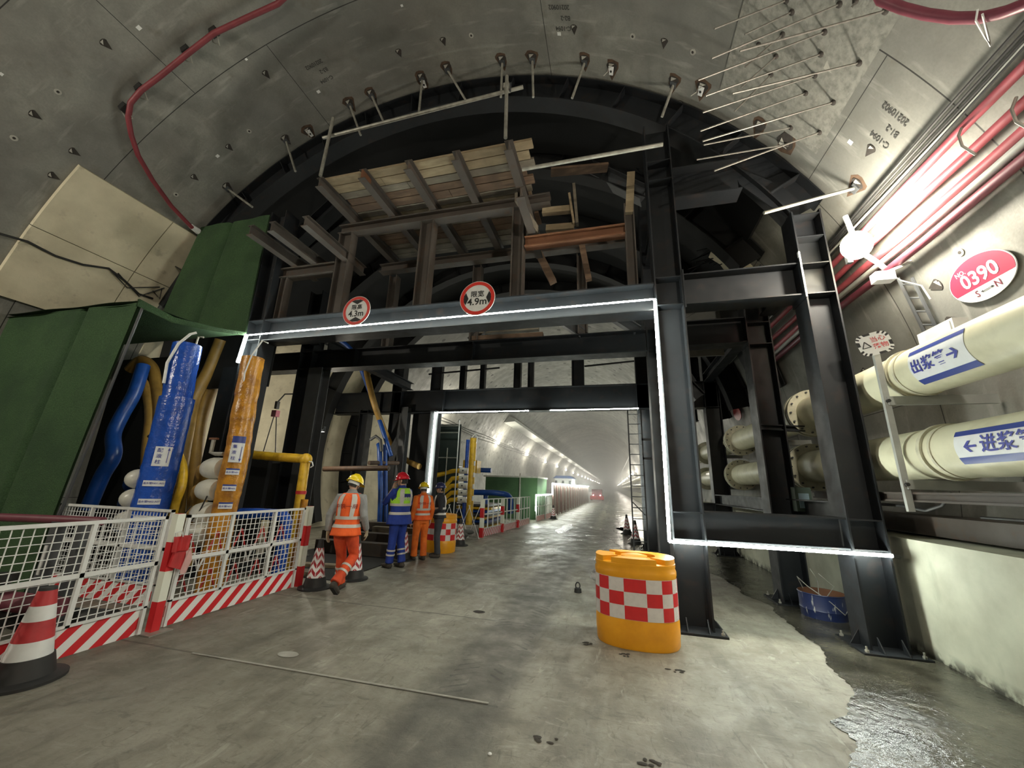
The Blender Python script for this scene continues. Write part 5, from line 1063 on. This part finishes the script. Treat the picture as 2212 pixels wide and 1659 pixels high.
for i in range(8):
    slab('%s layer of the stacked yellow and grey material behind the distant fences' % ordn[i], -6.2 + .1 * (i % 3), -4.5 - .12 * (i % 2), 14.0 + .1 * i, 16.5, .08 + .11 * i, .16 + .11 * i, ('yellow', 'steel2', 'blue2')[i % 3], 'stacked_pipe_bundle', 'bundle')
for (px, py, w, h) in ((1055, 1010, 0, 0),): pass
slab('yellow crate on the scaffold left of the far manifold', -7.0, -6.2, 14.2, 14.8, 2.0, 2.5, 'yellow', 'crate', 'crate'); slab('second yellow crate right behind the portal post', -5.9, -5.3, 15.0, 15.5, 2.1, 2.6, 'yellow', 'crate', 'crate')
t = empty('site_scaffold', (-6.3, 13.0, 0), 'pale upright scaffold frame just inside the rear portal on the left', 'scaffold')
for x in (0, .55, .95): MB().tube([(x, 0, 0), (x, 0, 3.9 if x != .55 else 2.9)], .02, 6).build('upright', M['white'] if x == .95 else M['galv'], t)
for z in (3.7, 3.45, 2.55): MB().tube([(0, 0, z), (.95, 0, z)], .02, 6).build('rung', M['galv'], t)
MB().b2((0, .3, 0), (.9, .35, 3.8)).build('dark_sheet', mk('dark_green_sheet', (.012, .022, .018), .7), t, 0)
# smoke duct slab hung from the left haunch, cable runs
dk = NT('duct_concrete'); M['duct'] = dk.out(dk.mix(dk.ramp(dk.noise(.6, 4), .35, .65), (.33, .34, .31), (.25, .26, .24)), .5)
for s, (ax_, az_, xi, l) in ((-1, (-9.9, 6.3, -8.3, 'left')), (1, (3.3, 5.8, 2.6, 'right'))):
    zt = 8.15 if s < 0 else 6.9; y0 = 33 if s < 0 else 60
    m = MB(); a = CP(136 if s < 0 else 40, y0, 7.5); m.prism([(a.x, y0, a.z), (xi, y0, a.z - .25), (xi, y0, a.z - .5), (a.x + s * .5, y0, a.z - .6)], (0, 380 - y0, 0))
    c = Vector((xi, y0, a.z)); m.v = [tuple(Vector(v) - c) for v in m.v]; tag(m.build('duct_slab', M['duct'], None, 0, c), 'long pale concrete duct slab running along the %s haunch into the distance' % l, 'duct')
for i, (a, l) in enumerate(((158, 'upper'), (156.6, 'middle'), (155.4, 'lower'))):
    pipe('%s dark cable running along the left tunnel wall past the lamps' % l, [CP(a + .4 * math.sin(y * .7 + i), y, 7.35) for y in [15 + 2 * k for k in range(60)]], .02, 'dark', 'wall_cable', 'cable', 5, group='cables along the left wall')
t = empty('ring_number_sign', (-9.62, 24, 6.0), 'small red and white number plate on the distant left wall', 'sign'); t.location = CP(165, 22, 7.42); nrm, tg = cframe(Vector(t.location)); R = Matrix((YV, tg, nrm)).transposed()
for z0, z1, mt in ((-.02, .3, 'red'), (-.3, -.02, 'white')): MB().box(R @ Vector((0, (z0 + z1) / 2, .01)), (.6, z1 - z0, .02), R).build('red_half' if mt == 'red' else 'white_half', M[mt], t, 0)
t = empty('ring_number_sign', CP(12, 13.2, 7.42), 'small oval red number plate seen between the dark columns on the right', 'sign'); nrm, tg = cframe(Vector(t.location)); R = Matrix((YV, tg, nrm)).transposed()
MB().prism([R @ Vector((.33 * math.cos(a), .22 * math.sin(a), 0)) for a in [2 * PI * k / 24 for k in range(24)]], nrm * .02).build('plate', M['redc'], t, 0)
# small cars of light: distant vehicle
t = empty('distant_truck', (-2.3, 58, 0), 'tiny vehicle with lights at the far end of the road', 'vehicle'); MB().b2((-.7, 0, .4), (.7, 3.5, 1.5)).build('body', M['maroon'], t, 0); MB().b2((-.95, -.3, .1), (.95, .1, .6)).build('bumper', M['red'], t, 0)
for x in (-.6, .6): MB().ball((x * .8, -.32, .7), .05, 8, 6).build('headlight', M['bulbf'], t); MB().tube([(x * 1.3 - .1, .6, .35), (x * 1.3 + .1, .6, .35)], .35, 14).build('wheel', M['dark'], t)
# haze in the far tunnel
hz = bpy.data.materials.new('haze'); hz.use_nodes = True; nt_ = hz.node_tree; nt_.nodes.remove(nt_.nodes['Principled BSDF'])
vs_ = nt_.nodes.new('ShaderNodeVolumeScatter'); vs_.inputs['Density'].default_value = .010; vs_.inputs['Color'].default_value = (.96, .97, .95, 1); vs_.inputs['Anisotropy'].default_value = .3
nt_.links.new(vs_.outputs[0], nt_.nodes['Material Output'].inputs['Volume'])
m = MB(); m.b2((-10.8, 24, .02), (3.2, 410, 9.9)); o = tag(m.build('haze', hz, None, 0), 'pale damp haze filling the far tunnel', 'haze', None, 'stuff')
# ================================================================ PEOPLE
def baked(o, mods):
    for ty, kw in mods:
        md = o.modifiers.new('m', ty)
        for k, v in kw.items(): setattr(md, k, v)
    bpy.context.view_layer.update()
    me = bpy.data.meshes.new_from_object(o.evaluated_get(bpy.context.evaluated_depsgraph_get())); mats = list(o.data.materials)
    o.modifiers.clear(); old = o.data; o.data = me; me.name = old.name; me.materials.clear()
    for m_ in mats: me.materials.append(m_)
    me.polygons.foreach_set('material_index', [0] * len(me.polygons)); me.shade_smooth(); return o
def organic(m, name, mat, root, voxel=.012, sm=4):
    o = m.build(name, mat, root, 0); return baked(o, [('REMESH', dict(mode='VOXEL', voxel_size=voxel)), ('SMOOTH', dict(factor=.5, iterations=sm))])
def cloth(name, c, c2=None, fold=.5):
    n = NT(name); p = n.obj(); w = n.noise(1, 4, n.vscale(p, (9, 9, 4)), .6, .8); n.bump(w, fold, .03); return n.out(n.mix(n.ramp(n.noise(6, 4), .4, .7), c, c2 or tuple(x * .7 for x in c)), .8)
M['skin'] = mk('skin', (.50, .30, .21), .55, 0, .1, 20); M['hair'] = mk('black_hair', (.012, .011, .01), .7); M['refl'] = mk('reflective_tape', (.55, .52, .48), .4, 0, .08, 20)
M['glove'] = mk('work_glove', (.35, .29, .2), .9, 0, .2, 20); M['shoe'] = mk('muddy_shoe', (.055, .045, .036), .8, 0, .3, 20)
TP = [(.86, .168, .125), (.95, .170, .125), (1.06, .155, .115), (1.2, .170, .125), (1.33, .188, .128), (1.41, .170, .11), (1.47, .11, .085), (1.51, .07, .07)]
def torso_r(z):
    for (z0, a0, b0), (z1, a1, b1) in zip(TP, TP[1:]):
        if z <= z1: f = max(0, (z - z0) / (z1 - z0)); return a0 + (a1 - a0) * f, b0 + (b1 - b0) * f
    return TP[-1][1], TP[-1][2]
def person(label, loc, rz, H, pose, col, helmet, hband=True):
    s = H / 1.72; t = empty('person', loc, label, 'person', None, rz); t.scale = (s, s, s)
    lean = pose.get('lean', 0); sh = lambda P: Vector((P[0], P[1] + lean * max(0, P[2] - .9), P[2]))
    J = {k: Vector(v) for k, v in dict(hL=(-.095, 0, .90), kL=(-.11, .02, .49), aL=(-.11, -.02, .09), hR=(.095, 0, .90), kR=(.11, .02, .49), aR=(.11, -.02, .09),
         sL=(-.185, 0, 1.40), eL=(-.26, -.03, 1.13), wL=(-.26, .05, .88), sR=(.185, 0, 1.40), eR=(.26, -.03, 1.13), wR=(.26, .05, .88)).items()}
    for k, v in pose.items():
        if k in J: J[k] = Vector(v)
    for k in ('sL', 'sR'): J[k] = sh(J[k])
    ell_ = lambda z, rx, ry: [sh((rx * math.cos(a), ry * math.sin(a), z)) for a in [2 * PI * k / 32 for k in range(32)]]
    def tor(m, off, z0, z1, zs=None, flare=0):
        rows = []; n_ = 14
        for i in range(n_ + 1):
            z = z0 + (z1 - z0) * i / n_; rx, ry = torso_r(z); fl = flare * max(0, (1.02 - z)); rows.append(ell_(z, rx + off + fl, ry + off + fl))
        vs = [p for r in rows for p in r]; fs = [(i * 32 + k, i * 32 + (k + 1) % 32, (i + 1) * 32 + (k + 1) % 32, (i + 1) * 32 + k) for i in range(n_) for k in range(32)]
        fs += [tuple(range(31, -1, -1)), tuple(range(n_ * 32, n_ * 32 + 32))]; m.add(vs, fs)
    # body: one continuous surface
    hy, hp = pose.get('head_yaw', 0), pose.get('head_pitch', 0); HC = sh((0, .02, 1.625)) + Vector((0, pose.get('head_fwd', 0), 0))
    HR = Matrix.Rotation(hy, 3, 'Z') @ Matrix.Rotation(hp, 3, 'X'); hd = lambda x, y, z: HC + HR @ Vector((x, y, z))
    m = MB(); tor(m, -.03, .88, 1.49); m.tube([sh((0, 0, 1.44)), sh((0, .005, 1.52)), HC - ZV * .03], [.062, .055, .058], 16)
    m.grid(lambda a, b: hd(.077 * math.sin(PI * b) * math.cos(2 * PI * a), .095 * math.sin(PI * b) * math.sin(2 * PI * a), -.115 * math.cos(PI * b)), 24, 16)
    m.grid(lambda a, b: hd(.055 * math.sin(PI * b) * math.cos(2 * PI * a), .03 + .055 * math.sin(PI * b) * math.sin(2 * PI * a), -.07 - .045 * math.cos(PI * b)), 18, 12)   # jaw
    m.add([hd(0, .125, -.012), hd(-.018, .088, -.025), hd(.018, .088, -.025), hd(0, .088, .03), hd(0, .085, -.035)], [(0, 1, 3), (0, 3, 2), (0, 4, 1), (0, 2, 4), (1, 4, 2, 3)])  # nose
    for k in (-1, 1):
        m.grid(lambda a, b: hd(k * (.08 + .012 * math.sin(PI * b) * math.cos(2 * PI * a)), -.005 + .02 * math.sin(PI * b) * math.sin(2 * PI * a), -.01 - .032 * math.cos(PI * b)), 10, 8)
        m.tube([hd(k * .012, .093, -.052), hd(k * .028, .088, -.05)], .008, 6)
    for sd, k in (('L', -1), ('R', 1)):
        m.tube([J['s' + sd], J['s' + sd].lerp(J['e' + sd], .5), J['e' + sd], J['e' + sd].lerp(J['w' + sd], .4), J['w' + sd]], [.05, .048, .04, .04, .027], 14)
        m.tube([J['h' + sd], J['k' + sd], J['k' + sd].lerp(J['a' + sd], .35), J['a' + sd]], [.075, .052, .05, .035], 14)
        if 'glove' in col: continue
    def hand(m, sd, k):
        w = J['w' + sd]; d = Vector(pose.get('hd' + sd, (w - J['e' + sd]))).normalized(); n_ = Vector(pose.get('hn' + sd, (-k, 0, 0))); n_ = (n_ - n_.dot(d) * d).normalized(); sdv = d.cross(n_) * (1 if sd == 'L' else -1)
        m.box(w + d * .05, (.10, .075, .028), Matrix((d, sdv, n_)).transposed()); m.tube([w - d * .02, w + d * .03], [.027, .03], 12)
        for i, (L, o_) in enumerate(((.072, .030), (.08, .010), (.075, -.010), (.058, -.029))):
            b = w + d * .095 + sdv * o_; c1 = pose.get('curl' + sd, .5) * (1 + .12 * i); p1 = b + (d * math.cos(c1 * .5) + n_ * math.sin(c1 * .5)) * L * .5; p2 = p1 + (d * math.cos(c1 * 1.3) + n_ * math.sin(c1 * 1.3)) * L * .3; p3 = p2 + (d * math.cos(c1 * 1.9) + n_ * math.sin(c1 * 1.9)) * L * .25
            m.tube([b - d * .02, p1, p2, p3], [.0098, .0092, .0085, .0068], 8)
        tb = w + d * .035 + sdv * .03; m.tube([tb, tb + d * .028 + sdv * .022 + n_ * .01, tb + d * .055 + sdv * .026 + n_ * .02], [.012, .011, .008], 8)
    gl = 'glove' in col
    if not gl:
        for sd, k in (('L', -1), ('R', 1)): hand(m, sd, k)
    body = organic(m, 'body', M['skin'], t, .0075 if not gl else .012, 2)
    if gl:
        for sd, k in (('L', -1), ('R', 1)): m = MB(); hand(m, sd, k); organic(m, 'glove', M['glove'], t, .007, 2)
    m = MB()
    for k in (-1, 1): m.ball(hd(k * .03, .083, .008), (.012, .006, .006), 8, 6)
    m.build('eyes', M['black'], t)
    m = MB(); m.grid(lambda a, b: hd(.084 * math.sin(PI * b) * math.cos(2 * PI * a), -.012 + .092 * math.sin(PI * b) * math.sin(2 * PI * a), .012 + .108 * -math.cos(PI * (.38 + .62 * b))) if 0 else hd(.083 * math.cos(PI + PI * a), -.01 + .095 * math.sin(PI + PI * a) * 1.0, -.07 + .12 * b), 20, 6); m.build('hair', M['hair'], t)
    # trousers
    m = MB(); m.add([p for r in [ell_(.98, .165, .12), ell_(.90, .175, .13), ell_(.82, .165, .12)] for p in r], [(i * 32 + k, i * 32 + (k + 1) % 32, (i + 1) * 32 + (k + 1) % 32, (i + 1) * 32 + k) for i in range(2) for k in range(32)] + [tuple(range(31, -1, -1)), tuple(range(64, 96))])
    for sd in 'LR':
        h, kn, a = J['h' + sd], J['k' + sd], J['a' + sd]; m.tube([h + ZV * .02, h.lerp(kn, .35), h.lerp(kn, .75), kn, kn.lerp(a, .35), kn.lerp(a, .7), a + ZV * .0], [.098, .10, .083, .078, .077, .074, .08], 18)
    tr = organic(m, 'trousers', col['trousers'], t, .014, 3)
    for sd in 'LR':
        kn, a = J['k' + sd], J['a' + sd]
        if col.get('calf'):
            for f in (.42, .62): m = MB(); m.tube([kn.lerp(a, f - .035), kn.lerp(a, f + .035)], .083, 20); m.build('reflective_band', M['refl'], tr)
        fd = Vector(pose.get('f' + sd, (0, 1, 0))).normalized(); up = Vector(pose.get('fu' + sd, (0, 0, 1))); sdv = fd.cross(up).normalized(); up = sdv.cross(fd); R = Matrix((sdv, fd, up)).transposed(); c = a + fd * .065 - up * .045
        m = MB(); m.grid(lambda u, v: c + R @ Vector(((.044 + .01 * math.sin(PI * v)) * math.sin(PI * v) ** .5 * math.cos(2 * PI * u), -.14 * math.cos(PI * v), max(-.042, (.045 - .012 * math.cos(-PI * v + PI)) * math.sin(PI * v) ** .6 * math.sin(2 * PI * u)))), 20, 16)
        m.tube([a + up * .02, a - up * .04], [.048, .05], 14); organic(m, 'shoe', M['shoe'], t, .009, 2); m = MB(); m.box(c - up * .038, (.07, .2, .012), R); m.build('sole', M['dark'], t)
    # jacket with sleeves
    m = MB(); tor(m, .012, .86 if col.get('long') else .93, 1.48, flare=.25 if col.get('long') else .1); m.tube([sh((0, 0, 1.44)), sh((0, .0, 1.53))], [.085, .07], 18)
    for sd in 'LR':
        S, E2, W2 = J['s' + sd], J['e' + sd], J['w' + sd]; ce = sh((0, 0, 1.40)); ends = (E2.lerp(W2, .12) if col.get('short') else W2 - (W2 - E2).normalized() * .015)
        m.tube([ce.lerp(S, .45), S, S.lerp(E2, .5), E2] + ([] if col.get('short') else [E2.lerp(W2, .5), ends]), [.075, .078, .066, .06] + ([] if col.get('short') else [.054, .048]), 16)
    jk = organic(m, 'jacket', col['jacket'], t, .013, 3)
    # vest
    if col.get('vest'):
        zb = col.get('vest_low', .84); off = col.get('voff', .03)
        def V(u, z, d=0):   # u 0..1 around
            rx, ry = torso_r(z); fl = .22 * max(0, 1.02 - z); wv = .007 * math.sin(u * 44) * max(0, 1.15 - z) * 3; return sh(((rx + off + d + fl + wv) * math.cos(2 * PI * u), (ry + off + d + fl + wv) * math.sin(2 * PI * u), z))
        def inarm(u, z): a = min(abs(u), abs(u - .5), abs(u - 1)); return z > 1.22 and a < .085 * min(1, (z - 1.22) / .08)
        m = MB(); NU, NV = 72, 30; zt = 1.475; idx = {}
        for j in range(NV + 1):
            for i in range(NU): idx[i, j] = len(m.v); m.v.append(tuple(V(i / NU, zb + (zt - zb) * j / NV)))
        for j in range(NV):
            for i in range(NU):
                u, z = (i + .5) / NU, zb + (zt - zb) * (j + .5) / NV
                if not inarm(u, z): m.f.append((idx[i, j], idx[(i + 1) % NU, j], idx[(i + 1) % NU, j + 1], idx[i, j + 1])); m.m.append(1 if col.get('vest2') and z < 1.17 else 0)
        vs = m.build('vest', [col['vest'], col.get('vest2') or col['vest']], t, 80); md = vs.modifiers.new('s', 'SOLIDIFY'); md.thickness = .006
        vs.data = bpy.data.meshes.new_from_object(vs.evaluated_get(bpy.context.evaluated_depsgraph_get())) if 0 else vs.data
        bands = col.get('bands', (.98, 1.10))
        for zb_ in bands: m = MB(); m.grid(lambda u, v: V(u, zb_ - .024 + .048 * v, .008), 64, 1); m.build('reflective_band', M['refl'], vs)
        for k in (-1, 1):
            for fb in (-1, 1):
                u0 = (.25 + k * .085) if fb > 0 else (.75 + k * .085)
                m = MB(); m.grid(lambda u, v: V(u0 + (u - .5) * .05 * (1 + .4 * v), bands[-1] + (1.46 - bands[-1]) * v, .008), 4, 14); m.build('shoulder_strap', M['refl'], vs)
        if col.get('print'):
            m = MB(); letter(m, col['print'], 0, 0, 0, .075, .0006, 1.0, fn=lambda x, y: V(.75 + x / 1.05, 1.27 + y, .010), cut=.03); m.build('print', col['ink'], vs, 0)
            if col.get('patch'): m = MB(); m.grid(lambda u, v: V(.75 + (u - .5) * .14, 1.30 + .07 * (v), .0085), 8, 1); m.build('back_patch', col['patch'], vs)
    # helmet
    m = MB(); m.grid(lambda a, b: hd(.118 * math.sin(PI * .5 * b) * math.cos(2 * PI * a), -.005 + .138 * math.sin(PI * .5 * b) * math.sin(2 * PI * a), .028 + .125 * math.cos(PI * .5 * b)), 36, 12)
    m.grid(lambda a, b: hd((.118 + .018 * b) * math.cos(2 * PI * a), -.005 + (.138 + (.02 + .035 * max(0, math.sin(2 * PI * a))) * b) * math.sin(2 * PI * a), .028 - .012 * b - .012 * b * max(0, math.sin(2 * PI * a))), 36, 2)
    m.tube([hd(0, -.12, .08), hd(0, -.06, .14), hd(0, .0, .158), hd(0, .07, .14), hd(0, .12, .085)], .012, 8); hl = m.build('helmet', helmet, t, 70)
    if hband: m = MB(); m.grid(lambda a, b: hd(.09 * math.cos(PI * .9 + PI * 1.2 * a), -.008 + .108 * math.sin(PI * .9 + PI * 1.2 * a), -.028 + .055 * b), 20, 1); m.build('head_band', M['white'], hl)
    m = MB(); m.tube([hd(-.082, .01, .02), hd(-.07, .04, -.08), hd(0, .05, -.12), hd(.07, .04, -.08), hd(.082, .01, .02)], .004, 6); m.build('chin_strap', M['dark'], hl)
    return t
hm = lambda nm, c: mk(nm, c, .22, 0, .05, 10)
YEL, REDH, NAVY = hm('yellow_helmet', (.80, .58, .015)), hm('red_helmet', (.62, .015, .03)), hm('navy_helmet', (.03, .035, .10))
OR1, OR2, OR3 = cloth('orange_vest', (.90, .13, .02), (.75, .09, .015)), cloth('orange_trousers', (.72, .085, .02), (.5, .05, .015)), cloth('orange_overall', (.78, .17, .015), (.55, .10, .01))
BL, LIME, NV_ = cloth('blue_workwear', (.015, .045, .30), (.01, .03, .2)), cloth('lime_vest', (.42, .80, .05), (.36, .66, .05)), cloth('dark_workwear', (.018, .02, .028)); GRS = cloth('grey_sleeves', (.27, .27, .27)); DKT = cloth('charcoal_trousers', (.045, .05, .06))
INKR, INKB = mk('dark_red_print', (.28, .02, .01), .8), mk('dark_blue_print', (.02, .03, .15), .8)
person('person walking away in an orange vest, grey sleeves and yellow helmet', (-4.10, 5.60, 0), .25, 1.70,
       dict(kR=(.13, .14, .51), aR=(.03, -.22, .19), fR=(.1, .75, -.65), fuR=(.1, .65, .75), kL=(-.08, .16, .50), aL=(-.07, .22, .09), eL=(-.27, -.05, 1.13), wL=(-.27, -.02, .88), eR=(.27, -.02, 1.13), wR=(.29, .12, .90), lean=.12, head_yaw=-.55, head_pitch=-.35, head_fwd=.02, hdL=(0, .1, -1), hdR=(0, .25, -1)),
       dict(trousers=OR2, jacket=GRS, vest=OR1, glove=1, calf=1, print='三一重工' if 0 else '中铁一局', ink=INKR), YEL)
person('person in blue workwear, lime vest and red helmet, hand at the mouth', (-4.28, 7.52, 0), 1.25, 1.79,
       dict(eL=(-.20, .25, 1.17), wL=(-.08, .17, 1.46), hdL=(.25, -.1, 1), hnL=(.2, -1, 0), curlL=.6, eR=(.25, .02, 1.14), wR=(.16, .2, 1.02), hdR=(-.7, .7, 0), kL=(-.10, .02, .49), aL=(-.10, .05, .09), aR=(.11, -.06, .09), head_yaw=.55, head_pitch=-.1),
       dict(trousers=BL, jacket=BL, vest=LIME, vest2=BL, calf=1, short=1, long=1, voff=.05, vest_low=.80, bands=(1.0, 1.16), print='中铁隧道', ink=M['refl'], patch=INKB), REDH, False)
person('person in orange overalls and orange vest with a yellow helmet, back to the viewer', (-4.23, 8.42, 0), .95, 1.62,
       dict(eL=(-.25, -.06, 1.13), wL=(-.25, .03, .88), aL=(-.10, .05, .09), aR=(.1, -.04, .09), head_yaw=-.35, head_pitch=-.15), dict(trousers=OR3, jacket=OR3, vest=OR1, print='中铁一局', ink=INKR, vest_low=.9, bands=(1.03, 1.14)), YEL)
person('person in dark clothes and navy helmet, arms folded, before the crash barrel', (-4.03, 8.92, 0), 2.0, 1.62,
       dict(eL=(-.27, -.02, 1.13), wL=(-.10, .2, 1.02), hdL=(.9, .2, 0), hnL=(0, -.3, -1), eR=(.27, -.02, 1.13), wR=(.10, .22, 1.05), hdR=(-.9, .2, 0), hnR=(0, -.3, -1), head_yaw=.1), dict(trousers=DKT, jacket=NV_, vest=NV_, vest_low=.92, bands=(1.02, 1.15)), NAVY, False)
